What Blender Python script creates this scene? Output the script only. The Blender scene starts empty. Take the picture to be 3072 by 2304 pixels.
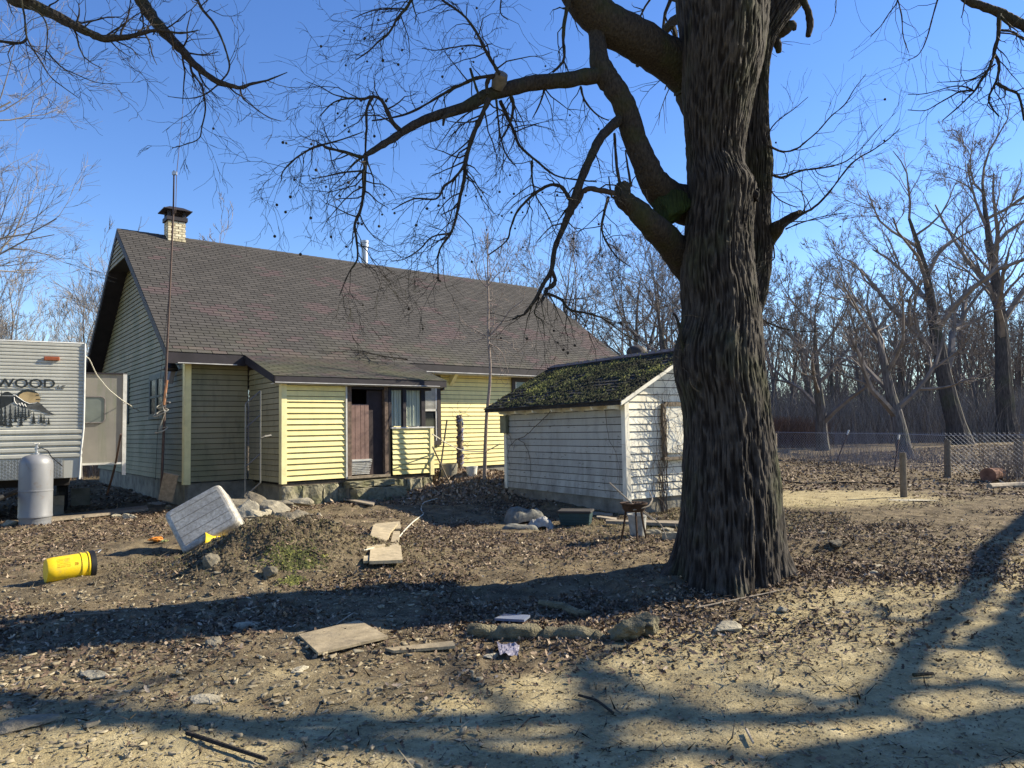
import bpy, math, random
import numpy as np
from mathutils import Vector, Matrix, Euler

# ------------------------------------------------------------------ camera, sky, sun
SC = bpy.context.scene
COL = SC.collection
F = 2163.5; PT = math.radians(3.562); RL = math.radians(-1.069); H = 1.6
def _w(a):
    cp, sp = math.cos(PT), math.sin(PT)
    return Vector((a[0], a[1]*cp - a[2]*sp, a[1]*sp + a[2]*cp))
_c, _s = math.cos(RL), math.sin(RL)
right, up, fwd = _w((_c, 0, _s)), _w((-_s, 0, _c)), _w((0, 1, 0))
camd = bpy.data.cameras.new('camera'); cam = bpy.data.objects.new('camera', camd); COL.objects.link(cam)
camd.sensor_width = 36; camd.lens = F/3072*36; camd.clip_start = .05; camd.clip_end = 2000
cam.matrix_world = Matrix(((right.x, up.x, -fwd.x, 0), (right.y, up.y, -fwd.y, 0), (right.z, up.z, -fwd.z, H), (0, 0, 0, 1)))
SC.camera = cam

SUN_EL = math.radians(33.2); SUN_AZ = math.atan2(.958, .285)      # measured from +Y towards +X
SD = Vector((math.sin(SUN_AZ)*math.cos(SUN_EL), math.cos(SUN_AZ)*math.cos(SUN_EL), math.sin(SUN_EL)))
world = bpy.data.worlds.new('World'); SC.world = world; world.use_nodes = True
nt = world.node_tree; nt.nodes.clear()
wo = nt.nodes.new('ShaderNodeOutputWorld'); bg = nt.nodes.new('ShaderNodeBackground'); sk = nt.nodes.new('ShaderNodeTexSky')
sk.sky_type = 'NISHITA'; sk.sun_disc = False; sk.sun_elevation = SUN_EL; sk.sun_rotation = SUN_AZ
sk.air_density = 1.0; sk.dust_density = .0; sk.ozone_density = 3.0; sk.altitude = 0
bg.inputs[1].default_value = .098
hs = nt.nodes.new('ShaderNodeHueSaturation'); hs.inputs['Saturation'].default_value = 1.2; hs.inputs['Hue'].default_value = .512; nt.links.new(sk.outputs[0], hs.inputs['Color'])
nt.links.new(hs.outputs[0], bg.inputs[0]); nt.links.new(bg.outputs[0], wo.inputs[0])
sl = bpy.data.lights.new('sun', 'SUN'); sl.energy = 5.0; sl.angle = math.radians(.53); sl.color = (1, .90, .70)
so = bpy.data.objects.new('sun', sl); COL.objects.link(so); so.rotation_euler = SD.to_track_quat('Z', 'Y').to_euler(); so.location = (0, 0, 40)
SC.view_settings.view_transform = 'Standard'; SC.view_settings.look = 'None'
SC.view_settings.exposure = 1.2; SC.view_settings.gamma = 1; SC.view_settings.use_curve_mapping = False

# ------------------------------------------------------------------ measuring helpers
def ray(px, py):
    X, Y = px-1536, py-1152
    u = X*_c + Y*_s; v = -X*_s + Y*_c
    return _w((u/F, 1, -v/F))
OC = Vector((0, 0, H))
def W(px, py, y): d = ray(px, py); return OC + d*(y/d.y)
def mpp(y): return y/F                                            # metres per photo pixel at depth y
rnd = random.Random(7)
R = rnd.uniform
def nr(seed): return np.random.default_rng(seed)

def _hash(ix, iy, seed):
    n = (ix.astype(np.int64)*374761393 + iy.astype(np.int64)*668265263 + seed*974634777) & 0xFFFFFFFF
    n = ((n ^ (n >> 13))*1274126177) & 0xFFFFFFFF
    return ((n ^ (n >> 16)) & 0xFFFF)/65535.0
def vnoise(x, y, seed=0):
    x = np.asarray(x, float); y = np.asarray(y, float)
    ix = np.floor(x); iy = np.floor(y); fx = x-ix; fy = y-iy
    fx = fx*fx*(3-2*fx); fy = fy*fy*(3-2*fy)
    a = _hash(ix, iy, seed); b = _hash(ix+1, iy, seed); c = _hash(ix, iy+1, seed); d = _hash(ix+1, iy+1, seed)
    return (a*(1-fx)+b*fx)*(1-fy) + (c*(1-fx)+d*fx)*fy
def fbm(x, y, o=4, seed=0):
    t = 0; a = .5
    for i in range(o):
        t = t + a*vnoise(np.asarray(x)*2**i, np.asarray(y)*2**i, seed+i*17); a *= .5
    return t/(1-.5**o)
def sst(a, b, x):
    t = np.clip((np.asarray(x, float)-a)/(b-a), 0, 1); return t*t*(3-2*t)
def gauss(x, y, cx, cy, sx, sy): return np.exp(-((x-cx)/sx)**2 - ((y-cy)/sy)**2)

def path_mask(x, y):      # bare sandy dirt: foreground, track at right and bare strip near the posts
    e = (fbm(x*.9, y*.9, 3, 5)-.5)*1.6
    a = sst(5.4, 4.5, y - x*.60 + e*.7)*sst(-3.4, -1.0, x+e)
    a2 = np.maximum(sst(4.9, 3.7, y+e*.6)*.9, sst(6.0, 4.6, y+e)*sst(2, -1, x)*.45)
    b = gauss(x, y, 6.4, 15.6, 2.6, 1.9)*1.3
    c = gauss(x, y, 7.2, 9.4, 1.8, .5)*.8
    return np.clip(np.maximum.reduce([a, a2, b, c]), 0, 1)
def hgt(x, y):
    x = np.asarray(x, float); y = np.asarray(y, float)
    h = (fbm(x*.35, y*.35, 4, 1)-.5)*.16
    pm = path_mask(x, y)
    h = h + (fbm(x*2.2, y*2.2, 3, 9)-.5)*(.075*(1-pm)+.022) + (fbm(x*9, y*9, 2, 12)-.5)*(.028*(1-pm)+.008)
    near = sst(60, 25, y)
    h = h*near
    h = h + .55*gauss(x, y, -2.8, 8.65, .92, .80)*(1+.55*(fbm(x*3, y*3, 4, 3)-.5)) + .05*gauss(x, y, -3.0, 9.0, 1.3, 1.1)*(fbm(x*9, y*9, 3, 4)-.5)     # dug-up mound
    h = h + .20*gauss(x, y, -3.9, 11.7, 1.3, 1.0)
    h = h + .10*gauss(x, y, -1.9, 9.1, .8, .8)
    h = h + .44*gauss(x, y, -1.3, 19.4, 2.1, 1.0)                                      # leaf bank by the house
    h = h - .10*gauss(x, y, .8, 13.2, 2.5, 1.6) - .06*gauss(x, y, -5.5, 7.3, 1.5, .8)
    h = h + .10*gauss(x, y, 3.9, 9.3, 1.4, .5)
    h = h + .13*gauss(x, y, 2.3, 7.6, 1.0, 1.0)
    h = h - .12*gauss(x, y, -9, 18, 2.5, 3.0) + .14*gauss(x, y, -8.2, 12.1, 1.8, 1.2)
    return h
def hg(x, y): return float(hgt(np.array([x]), np.array([y]))[0])
def G(px, py):                                                    # where the sight line meets the ground
    d = ray(px, py); z = 0.
    for i in range(12):
        P = OC + d*((z-H)/d.z); z = .5*z + .5*hg(P.x, P.y)
    return P

# ------------------------------------------------------------------ objects
def put(name, data=None, parent=None, loc=None, rot=None, **kw):
    o = bpy.data.objects.new(name, data); COL.objects.link(o)
    if parent is not None: o.parent = parent
    if loc is not None: o.location = loc
    if rot is not None: o.rotation_euler = rot
    for k, v in kw.items(): o[k] = v
    return o
def thing(name, label, cat, loc=(0, 0, 0), rz=0, group=None):
    o = put(name, None, None, loc, (0, 0, rz), label=label, category=cat)
    o.empty_display_size = .1
    if group: o['group'] = group
    return o
def tag(o, label, cat, group=None, kind=None):
    o['label'] = label; o['category'] = cat
    if group: o['group'] = group
    if kind: o['kind'] = kind
    return o

def frame_for(d):
    d = Vector(d).normalized()
    a = Vector((0, 0, 1)) if abs(d.z) < .9 else Vector((1, 0, 0))
    s = d.cross(a).normalized(); return s, s.cross(d)
class M:
    def __init__(s): s.v = []; s.f = []; s.t = []
    def poly(s, pts, t=.5):
        n = len(s.v); s.v += [tuple(p) for p in pts]; s.f.append(tuple(range(n, n+len(pts)))); s.t.append(t)
    def mesh8(s, P, t=.5):     # bottom ring 0-3, top ring 4-7
        n = len(s.v); s.v += [tuple(p) for p in P]
        for q in ((0, 3, 2, 1), (4, 5, 6, 7), (0, 1, 5, 4), (1, 2, 6, 5), (2, 3, 7, 6), (3, 0, 4, 7)):
            s.f.append(tuple(n+i for i in q)); s.t.append(t)
    def box(s, c, d, rot=None, t=.5):
        x, y, z = d[0]/2, d[1]/2, d[2]/2
        P = [Vector(p) for p in ((-x, -y, -z), (x, -y, -z), (x, y, -z), (-x, y, -z), (-x, -y, z), (x, -y, z), (x, y, z), (-x, y, z))]
        if rot is not None:
            m = rot.to_matrix() if isinstance(rot, Euler) else rot
            P = [m @ p for p in P]
        c = Vector(c); s.mesh8([p+c for p in P], t)
    def bb(s, a, b, t=.5):
        s.box(((a[0]+b[0])/2, (a[1]+b[1])/2, (a[2]+b[2])/2), (abs(b[0]-a[0]), abs(b[1]-a[1]), abs(b[2]-a[2])), None, t)
    def tube(s, pts, rad, n=6, t=.5, cap=True):
        pts = [Vector(p) for p in pts]
        if not hasattr(rad, '__len__'): rad = [rad]*len(pts)
        b0 = len(s.v); prev = None
        for i, p in enumerate(pts):
            d = (pts[min(i+1, len(pts)-1)] - pts[max(i-1, 0)])
            if d.length < 1e-7: d = Vector((0, 0, 1))
            d.normalize()
            if prev is None: a, b = frame_for(d)
            else:
                a = prev - d*prev.dot(d)
                if a.length < 1e-4: a, b = frame_for(d)
                a.normalize(); b = a.cross(d)
            prev = a; r = rad[i]
            for k in range(n):
                th = 2*math.pi*k/n; c = math.cos(th)*r; e = math.sin(th)*r
                s.v.append((p.x+a.x*c+b.x*e, p.y+a.y*c+b.y*e, p.z+a.z*c+b.z*e))
        for i in range(len(pts)-1):
            for k in range(n):
                k2 = (k+1) % n; q = b0+i*n
                s.f.append((q+k, q+k+n, q+k2+n, q+k2)); s.t.append(t)
        if cap:
            s.f.append(tuple(b0+k for k in range(n))); s.t.append(t)
            q = b0+(len(pts)-1)*n; s.f.append(tuple(q+n-1-k for k in range(n))); s.t.append(t)
    def lathe(s, prof, n=24, c=(0, 0, 0), t=.5):
        s_b = len(s.v)
        for r, z in prof:
            for k in range(n):
                th = 2*math.pi*k/n; s.v.append((c[0]+r*math.cos(th), c[1]+r*math.sin(th), c[2]+z))
        for i in range(len(prof)-1):
            for k in range(n):
                k2 = (k+1) % n; s.f.append((s_b+i*n+k, s_b+i*n+k2, s_b+(i+1)*n+k2, s_b+(i+1)*n+k)); s.t.append(t)
    def blob(s, c, r, seed=0, sub=2, jag=.25, t=.5):       # rough stone
        V, Fc = ico(sub); rg = random.Random(seed); n = len(s.v)
        ph = [rg.uniform(0, 9) for _ in range(6)]
        planes = [(Vector((rg.gauss(0, 1), rg.gauss(0, 1), rg.gauss(0, 1))).normalized(), rg.uniform(.48, .82)) for _ in range(12)]
        for v in V:
            v = Vector(v); k = 1.0
            for pn, pd in planes:
                dd = v.dot(pn)
                if dd > pd: k = min(k, pd/dd)
            k *= 1 + jag*.25*math.sin(v.x*5+ph[0])*math.sin(v.y*6+ph[1])*math.cos(v.z*5+ph[2])
            s.v.append((c[0]+v.x*k*r[0], c[1]+v.y*k*r[1], c[2]+v.z*k*r[2]))
        for f in Fc: s.f.append(tuple(n+i for i in f)); s.t.append(t)
    def build(s, name, mat, parent=None, smooth=False, loc=None, rot=None, bevel=0, **kw):
        me = bpy.data.meshes.new(name); me.from_pydata(s.v, [], s.f)
        a = me.attributes.new('tint', 'FLOAT', 'FACE'); a.data.foreach_set('value', s.t)
        if smooth: me.polygons.foreach_set('use_smooth', [True]*len(s.f))
        if mat: me.materials.append(mat)
        me.update()
        if smooth: me.set_sharp_from_angle(angle=math.radians(38))
        o = put(name, me, parent, loc, rot, **kw)
        if bevel:
            b = o.modifiers.new('bevel', 'BEVEL'); b.width = bevel; b.segments = 2; b.limit_method = 'ANGLE'
        return o
_ico = {}
def ico(sub):
    if sub in _ico: return _ico[sub]
    t = (1+5**.5)/2
    V = [Vector(p).normalized() for p in ((-1, t, 0), (1, t, 0), (-1, -t, 0), (1, -t, 0), (0, -1, t), (0, 1, t), (0, -1, -t), (0, 1, -t), (t, 0, -1), (t, 0, 1), (-t, 0, -1), (-t, 0, 1))]
    Fc = [(0, 11, 5), (0, 5, 1), (0, 1, 7), (0, 7, 10), (0, 10, 11), (1, 5, 9), (5, 11, 4), (11, 10, 2), (10, 7, 6), (7, 1, 8), (3, 9, 4), (3, 4, 2), (3, 2, 6), (3, 6, 8), (3, 8, 9), (4, 9, 5), (2, 4, 11), (6, 2, 10), (8, 6, 7), (9, 8, 1)]
    for _ in range(sub):
        mid = {}; nf = []
        def m(a, b):
            k = (min(a, b), max(a, b))
            if k not in mid: mid[k] = len(V); V.append((V[a]+V[b]).normalized())
            return mid[k]
        for a, b, c in Fc:
            x, y, z = m(a, b), m(b, c), m(c, a); nf += [(a, x, z), (b, y, x), (c, z, y), (x, y, z)]
        Fc = nf
    _ico[sub] = (V, Fc); return _ico[sub]
def npmesh(name, V, Fc, tint, mat, parent=None, smooth=False, **kw):   # numpy arrays, all faces the same size
    me = bpy.data.meshes.new(name); k = Fc.shape[1]
    me.vertices.add(len(V)); me.vertices.foreach_set('co', np.ascontiguousarray(V, dtype=np.float32).ravel())
    me.loops.add(Fc.size); me.loops.foreach_set('vertex_index', Fc.astype(np.int32).ravel())
    me.polygons.add(len(Fc)); me.polygons.foreach_set('loop_start', np.arange(0, Fc.size, k, dtype=np.int32))
    if smooth: me.polygons.foreach_set('use_smooth', np.ones(len(Fc), bool))
    a = me.attributes.new('tint', 'FLOAT', 'FACE'); a.data.foreach_set('value', np.asarray(tint, dtype=np.float32))
    me.materials.append(mat); me.update(calc_edges=True)
    return put(name, me, parent, **kw)

# ------------------------------------------------------------------ materials
def srgb(c): return tuple(((x/255)/12.92 if x/255 <= .04045 else ((x/255+.055)/1.055)**2.4) for x in c)+(1,)
class Mat:
    def __init__(s, name, rough=.8, metal=0, spec=.3):
        s.m = bpy.data.materials.new(name); s.m.use_nodes = True; s.n = s.m.node_tree.nodes; s.l = s.m.node_tree.links
        s.b = s.n['Principled BSDF']; s.b.inputs['Roughness'].default_value = rough; s.b.inputs['Metallic'].default_value = metal
        s.b.inputs['Specular IOR Level'].default_value = spec; s._co = {}
    def co(s, kind='Object', sc=(1, 1, 1), rot=(0, 0, 0)):
        k = (kind, sc, rot)
        if k in s._co: return s._co[k]
        if kind == 'World': g = s.n.new('ShaderNodeNewGeometry').outputs['Position']
        else: g = s.n.new('ShaderNodeTexCoord').outputs[kind]
        mp = s.n.new('ShaderNodeMapping'); mp.inputs['Scale'].default_value = sc; mp.inputs['Rotation'].default_value = rot
        s.l.new(g, mp.inputs[0]); s._co[k] = mp.outputs[0]; return mp.outputs[0]
    def noise(s, scale, detail=4, co=None, rough=.55, dist=0):
        n = s.n.new('ShaderNodeTexNoise'); n.inputs['Scale'].default_value = scale; n.inputs['Detail'].default_value = detail
        n.inputs['Roughness'].default_value = rough; n.inputs['Distortion'].default_value = dist
        s.l.new(co or s.co('World'), n.inputs['Vector']); return n.outputs['Fac']
    def vor(s, scale, co=None, feat='F1', out='Distance'):
        n = s.n.new('ShaderNodeTexVoronoi'); n.feature = feat; n.inputs['Scale'].default_value = scale
        s.l.new(co or s.co('World'), n.inputs['Vector']); return n.outputs[out]
    def ramp(s, fac, stops):
        r = s.n.new('ShaderNodeValToRGB'); e = r.color_ramp.elements
        while len(e) < len(stops): e.new(.5)
        for i, (p, c) in enumerate(stops):
            e[i].position = p; e[i].color = c if len(c) == 4 else tuple(c)+(1,)
        s.l.new(fac, r.inputs[0]); return r.outputs[0]
    def g(s, lo, hi, fac, a=0., b=1.):     # map range
        r = s.n.new('ShaderNodeMapRange'); r.inputs[1].default_value = lo; r.inputs[2].default_value = hi
        r.inputs[3].default_value = a; r.inputs[4].default_value = b; s.l.new(fac, r.inputs[0]); return r.outputs[0]
    def mix(s, fac, a, b, mode='MIX'):
        m = s.n.new('ShaderNodeMix'); m.data_type = 'RGBA'; m.blend_type = mode
        for i, x in ((0, fac), (6, a), (7, b)):
            if isinstance(x, (int, float)): m.inputs[i].default_value = x
            elif isinstance(x, tuple): m.inputs[i].default_value = x if len(x) == 4 else x+(1,)
            else: s.l.new(x, m.inputs[i])
        return m.outputs[2]
    def math(s, op, a, b=0.):
        m = s.n.new('ShaderNodeMath'); m.operation = op
        for i, x in ((0, a), (1, b)):
            if isinstance(x, (int, float)): m.inputs[i].default_value = x
            else: s.l.new(x, m.inputs[i])
        return m.outputs[0]
    def tint(s):
        a = s.n.new('ShaderNodeAttribute'); a.attribute_name = 'tint'
        b = s.n.new('ShaderNodeAttribute'); b.attribute_type = 'OBJECT'; b.attribute_name = 'tone'
        return s.math('ADD', a.outputs['Fac'], b.outputs['Fac'])
    def sepz(s, i=2):
        x = s.n.new('ShaderNodeSeparateXYZ'); s.l.new(s.n.new('ShaderNodeNewGeometry').outputs['Position'], x.inputs[0]); return x.outputs[i]
    def nz(s):
        x = s.n.new('ShaderNodeSeparateXYZ'); s.l.new(s.n.new('ShaderNodeNewGeometry').outputs['Normal'], x.inputs[0]); return x.outputs[2]
    def col(s, c):
        if isinstance(c, tuple): s.b.inputs['Base Color'].default_value = c if len(c) == 4 else c+(1,)
        else: s.l.new(c, s.b.inputs['Base Color'])
        return s
    def rgh(s, x): s.l.new(x, s.b.inputs['Roughness']); return s
    def bump(s, h, st=.5, dist=.02):
        b = s.n.new('ShaderNodeBump'); b.inputs['Strength'].default_value = st; b.inputs['Distance'].default_value = dist
        s.l.new(h, b.inputs['Height'])
        if s.b.inputs['Normal'].is_linked: s.l.new(s.b.inputs['Normal'].links[0].from_socket, b.inputs['Normal'])
        s.l.new(b.outputs[0], s.b.inputs['Normal']); return s

def simple(name, c, var=.25, sc=6, rough=.8, metal=0, bump=.2, bd=.01, spec=.3):
    k = Mat(name, rough, metal, spec); n = k.noise(sc, 5)
    a = tuple(x*(1-var) for x in c[:3]); b = tuple(min(1, x*(1+var)) for x in c[:3])
    k.col(k.ramp(n, [(.3, a), (.7, b)]))
    if bump: k.bump(k.noise(sc*6, 3), bump, bd)
    return k.m
def tinted(name, stops, var=.3, sc=8, rough=.85, bump=.3, bd=.01, spec=.2, metal=0):
    k = Mat(name, rough, metal, spec); c = k.ramp(k.tint(), stops)
    n = k.g(.25, .75, k.noise(sc, 5), 1-var, 1+var)
    vm = k.n.new('ShaderNodeVectorMath'); vm.operation = 'SCALE'; k.l.new(c, vm.inputs[0]); k.l.new(n, vm.inputs[3])
    k.col(vm.outputs[0])
    if bump: k.bump(k.noise(sc*5, 4), bump, bd)
    return k.m

# ground
k = Mat('ground_dirt', .95, 0, .1)
big = k.noise(.55, 5); mid = k.noise(3.2, 6, rough=.65); fine = k.noise(28, 6, rough=.7)
pa = k.n.new('ShaderNodeAttribute'); pa.attribute_name = 'path'
soil = k.ramp(mid, [(.28, (.055, .042, .028)), (.5, (.14, .108, .066)), (.72, (.26, .205, .125))])
sand = k.ramp(mid, [(.25, (.20, .155, .088)), (.5, (.35, .285, .155)), (.75, (.50, .42, .25))])
c = k.mix(k.g(.3, .7, k.math('ADD', pa.outputs['Fac'], k.math('MULTIPLY', k.math('SUBTRACT', k.noise(7, 5), .5), .7))), soil, sand)
c = k.mix(k.g(.4, .8, fine, .0, .5), c, (.06, .048, .032))
gr = k.g(.58, .75, k.noise(.9, 4), 0, .25)
c = k.mix(gr, c, (.085, .09, .035))
peb = k.vor(42); c = k.mix(k.g(.10, .22, peb, .55, 0), c, (.42, .37, .27))
k.col(c); k.bump(mid, .5, .05); k.bump(fine, .9, .018); k.bump(k.noise(120, 3), .6, .006)
GROUND = k.m
LEAF = tinted('dry_leaves', [(0, (.035, .024, .017)), (.35, (.095, .064, .045)), (.7, (.20, .145, .10)), (.9, (.36, .28, .20)), (1, (.52, .44, .33))], .25, 30, .8, .2, .003)
# bark
def barkmat(name, lo, hi, moss, sc=1., mossamt=.5, bd=.03, zs=.16):
    k = Mat(name, .95, 0, .15); co = k.co('World', (1, 1, zs))
    n1 = k.noise(26*sc, 4, co, .6); n2 = k.vor(18*sc, co); n3 = k.noise(1.4*sc, 4)
    c = k.ramp(n1, [(.3, lo), (.7, hi)])
    if moss: c = k.mix(k.g(.50, .72, n3, 0, mossamt), c, moss)
    k.col(c); k.bump(n2, .8, bd); k.bump(n1, .7, bd*.6); return k.m
BARK = barkmat('oak_bark', (.024, .021, .019), (.078, .068, .059), (.045, .056, .018), 1.2, .55)
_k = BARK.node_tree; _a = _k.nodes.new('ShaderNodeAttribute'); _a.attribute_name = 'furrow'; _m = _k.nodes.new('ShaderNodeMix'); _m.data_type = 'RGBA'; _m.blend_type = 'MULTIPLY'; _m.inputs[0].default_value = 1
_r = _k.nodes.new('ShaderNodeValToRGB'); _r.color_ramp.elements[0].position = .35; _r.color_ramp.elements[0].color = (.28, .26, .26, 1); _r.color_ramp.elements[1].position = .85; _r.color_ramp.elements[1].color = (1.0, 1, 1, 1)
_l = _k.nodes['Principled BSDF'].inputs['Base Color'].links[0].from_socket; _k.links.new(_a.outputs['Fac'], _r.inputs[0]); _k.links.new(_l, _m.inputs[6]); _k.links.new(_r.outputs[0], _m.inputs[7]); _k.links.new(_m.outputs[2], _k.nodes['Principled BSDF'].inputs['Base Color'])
LIMB = barkmat('limb_bark', (.015, .013, .012), (.05, .043, .036), (.034, .042, .014), 2.0, .6, .012, .4)
TWIG = simple('twig_bark', (.045, .034, .026), .3, 20, .9, 0, 0)
FBARK = barkmat('far_bark', (.06, .053, .052), (.18, .162, .155), (.06, .075, .035), .6, .45, .03)  # bark lightened and greyed in colour in place of distance haze
FTWIG = simple('far_twigs', (.165, .14, .125), .35, 2, .9, 0, 0)  # twig colour raised likewise to imitate haze
FTWIG2 = simple('far_grey_twigs', (.22, .195, .17), .35, 2, .9, 0, 0)
STONE = tinted('grey_stone', [(0, (.07, .06, .045)), (.5, (.19, .165, .12)), (1, (.38, .34, .25))], .4, 9, .95, .6, .02)
MOSS = tinted('moss_tufts', [(0, (.014, .014, .008)), (.45, (.032, .036, .014)), (.8, (.075, .083, .026)), (1, (.18, .18, .045))], .35, 12, .95, 0)
WOODG = tinted('weathered_wood', [(0, (.07, .055, .04)), (.5, (.19, .155, .115)), (1, (.36, .31, .24))], .35, 14, .9, .4, .008)
DARK = simple('dark_trim_paint', (.022, .018, .022), .3, 4, .6, 0, .1)
BLACK = simple('black_plastic', (.012, .012, .013), .2, 8, .5, 0, 0)
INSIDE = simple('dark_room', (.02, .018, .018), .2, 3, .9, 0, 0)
GALV = simple('galvanised_steel', (.42, .43, .44), .15, 10, .42, .8, .1, .004)
RUST = simple('rusty_iron', (.055, .032, .02), .4, 15, .8, .3, .3, .006)
WHITE = simple('aged_white_paint', (.55, .54, .50), .2, 6, .6, 0, .15)
ROPE = simple('pale_rope', (.52, .49, .40), .15, 30, .8, 0, .3, .004)

# ================================================================== GROUND
def axis(a, b, c0, fine, grow):
    out = [c0]; s = fine
    while out[-1] < b: out.append(out[-1]+s); s = s*grow if abs(out[-1]-c0) > 9 else s
    lo = [c0]; s = fine
    while lo[-1] > a: lo.append(lo[-1]-s); s = s*grow if abs(lo[-1]-c0) > 9 else s
    return np.array(lo[::-1][:-1]+out)
gx = axis(-420, 420, 0., .048, 1.045); gy = axis(-60, 420, 9., .05, 1.04)
X_, Y_ = np.meshgrid(gx, gy); Z_ = hgt(X_, Y_)
Vg = np.stack([X_, Y_, Z_], -1).reshape(-1, 3)
nx = len(gx); ii = (np.arange(len(gy)-1)[:, None]*nx + np.arange(nx-1)[None, :]).ravel()
ground = npmesh('ground', Vg, np.stack([ii, ii+1, ii+nx+1, ii+nx], -1), np.zeros(len(ii)), GROUND, smooth=True, kind='structure')
pa_ = ground.data.attributes.new('path', 'FLOAT', 'POINT'); pa_.data.foreach_set('value', path_mask(X_, Y_).ravel().astype(np.float32))

# ================================================================== HOUSE
TH = math.radians(38.857)
house = thing('yellow_house', 'long one-storey house with yellow lap siding, steep dark shingle roof and a small enclosed porch', 'house', (-7.643, 16.847, 0), TH)
W2 = 5.54; ZE = 3.485; OE = .474; SL = (7.683-ZE)/(W2+OE); L = 15.3; OG = .5; ZB = .50; PU0, PU1, PJ = 1.452, 5.41, -2.18
k = Mat('yellow_vinyl', .5, 0, .35)
cw = k.co('World', (1, 1, .35)); n = k.noise(1.1, 5); n2 = k.noise(5, 6, cw, .65)
c = k.ramp(k.tint(), [(0, (.66, .55, .22)), (.5, (.83, .70, .29)), (1, (.90, .78, .37))])
c = k.mix(k.g(.45, .75, n2, 0, .36), c, (.44, .36, .17))
lowz = k.g(.4, 1.5, k.sepz(), 1, 0)
c = k.mix(k.math('MULTIPLY', lowz, k.g(.4, .7, n, 0, .35)), c, (.24, .24, .11)); k.col(c); k.bump(k.noise(60, 2, k.co('World', (.3, .3, 6))), .1, .003)
YEL = k.m
k = Mat('shade_greyed_yellow_vinyl', .6, 0, .25)  # yellow siding greyed in colour for the shaded walls, plus grime
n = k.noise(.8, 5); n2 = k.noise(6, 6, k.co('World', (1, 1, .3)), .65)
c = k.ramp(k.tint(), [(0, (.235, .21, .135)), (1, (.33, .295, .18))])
c = k.mix(k.g(.42, .62, n, 0, .7), c, (.17, .17, .09)); c = k.mix(k.g(.5, .8, n2, 0, .6), c, (.10, .095, .065)); k.col(c); YSHADE = k.m
TRIMY = simple('cream_corner_trim', (.80, .71, .36), .12, 5, .55, 0, .1)
k = Mat('asphalt_shingle', .95, 0, .15)
n = k.noise(.45, 3); nn = k.noise(140, 2)
c = k.ramp(k.tint(), [(0, (.058, .054, .051)), (.45, (.070, .065, .061)), (.70, (.084, .077, .072)), (.78, (.082, .063, .064)), (.9, (.094, .069, .070)), (1, (.115, .10, .086))])
zl = k.g(2.9, 4.4, k.sepz(), 1, 0)
c = k.mix(k.math('MULTIPLY', zl, k.g(.42, .66, k.noise(.7, 4), 0, .75)), c, (.105, .108, .06))
c = k.mix(k.g(.35, .7, nn, 0, .35), c, (.03, .028, .028)); k.col(c); k.bump(nn, .5, .006); SHIN = k.m
CONC = simple('old_concrete', (.20, .185, .15), .4, 3, .95, 0, .6, .02)
def roofz(v): return ZE + (min(v, 2*W2-v)+OE)*SL

def lap(m, p0, p1, h, nrm, t, d0=.026, d1=.004, q0=None, q1=None, gap=.10):   # one siding course from p0 to p1 (bottom corners); q0/q1 = top corners
    p0 = Vector(p0); p1 = Vector(p1); nrm = Vector(nrm)
    q0 = Vector(q0) if q0 else p0+Vector((0, 0, h)); q1 = Vector(q1) if q1 else p1+Vector((0, 0, h)); q0 = q0.lerp(p0, gap); q1 = q1.lerp(p1, gap)
    m.mesh8([p0, p1, p1+nrm*d0, p0+nrm*d0, q0, q1, q1+nrm*d1, q0+nrm*d1], t)
def course(wall, mat, p0, p1, z, h, nrm, tone=None, **kw):
    m = M(); lap(m, (p0[0], p0[1], z), (p1[0], p1[1], z), h, nrm, R(.25, .75) if tone is None else tone, **kw)
    return m.build('siding_board', mat, wall)
HL = .127
# recessed front-left wall, porch side wall, porch front, main wall right of the porch
def wallbox(name, a, b, mat=INSIDE): m = M(); m.bb(a, b); return m.build(name, mat, house)
fl = wallbox('recessed_wall', (.02, .0, ZB), (PU0, .12, 3.3))
for i in range(22):
    if ZB+(i+1)*HL < 3.32: course(fl, YSHADE, (.12, -.0), (PU0-.02, -.0), ZB+i*HL, HL, (0, -1, 0))
m = M(); m.bb((-.03, -.035, ZB-.06), (.12, .0, 3.3)); m.bb((-.035, -.035, ZB-.06), (-.002, .12, 3.3)); m.build('corner_trim', TRIMY, house, bevel=.004)
ps = wallbox('porch_side_wall', (PU0+.03, PJ+.04, ZB), (PU0+.12, 0-.01, 2.78))
def prz(v): return 2.88 + (v+2.373)*(ZE-2.88)/(2.373-OE)      # porch roof top surface
for i in range(22):
    z = ZB+i*HL; z1 = z+HL
    if z1 > 3.28: break
    def vmin(zz): return max(PJ+.1, -2.373 + max(0, (zz+.17-2.88))*(2.373-OE)/(ZE-2.88)) if zz+.17 > 2.88 else PJ+.1
    a, b = vmin(z), vmin(z1)
    if b > -.1: break
    m = M(); lap(m, (PU0+.03, -.02, z), (PU0+.03, a, z), HL, (-1, 0, 0), R(.4, .9), q0=(PU0+.03, -.02, z1), q1=(PU0+.03, b, z1)); m.build('siding_board', YSHADE, ps)
pf = wallbox('porch_front_wall', (PU0+.05, PJ+.0, ZB), (2.98, PJ+.1, 2.76))
for i in range(17): course(pf, YEL, (PU0+.1, PJ), (2.985, PJ), ZB+.03+i*HL, HL, (0, -1, 0), d0=.034)
m = M(); m.bb((PU0-.015, PJ-.04, ZB-.03), (PU0+.11, PJ, 2.74)); m.bb((PU0-.015, PJ+.0, ZB-.03), (PU0+.03, PJ+.11, 2.74)); m.build('corner_trim', TRIMY, house, bevel=.004)
m = M(); m.bb((2.985, PJ-.05, ZB), (3.02, PJ+.08, 2.72)); m.build('edge_trim', WHITE, house)
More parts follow.
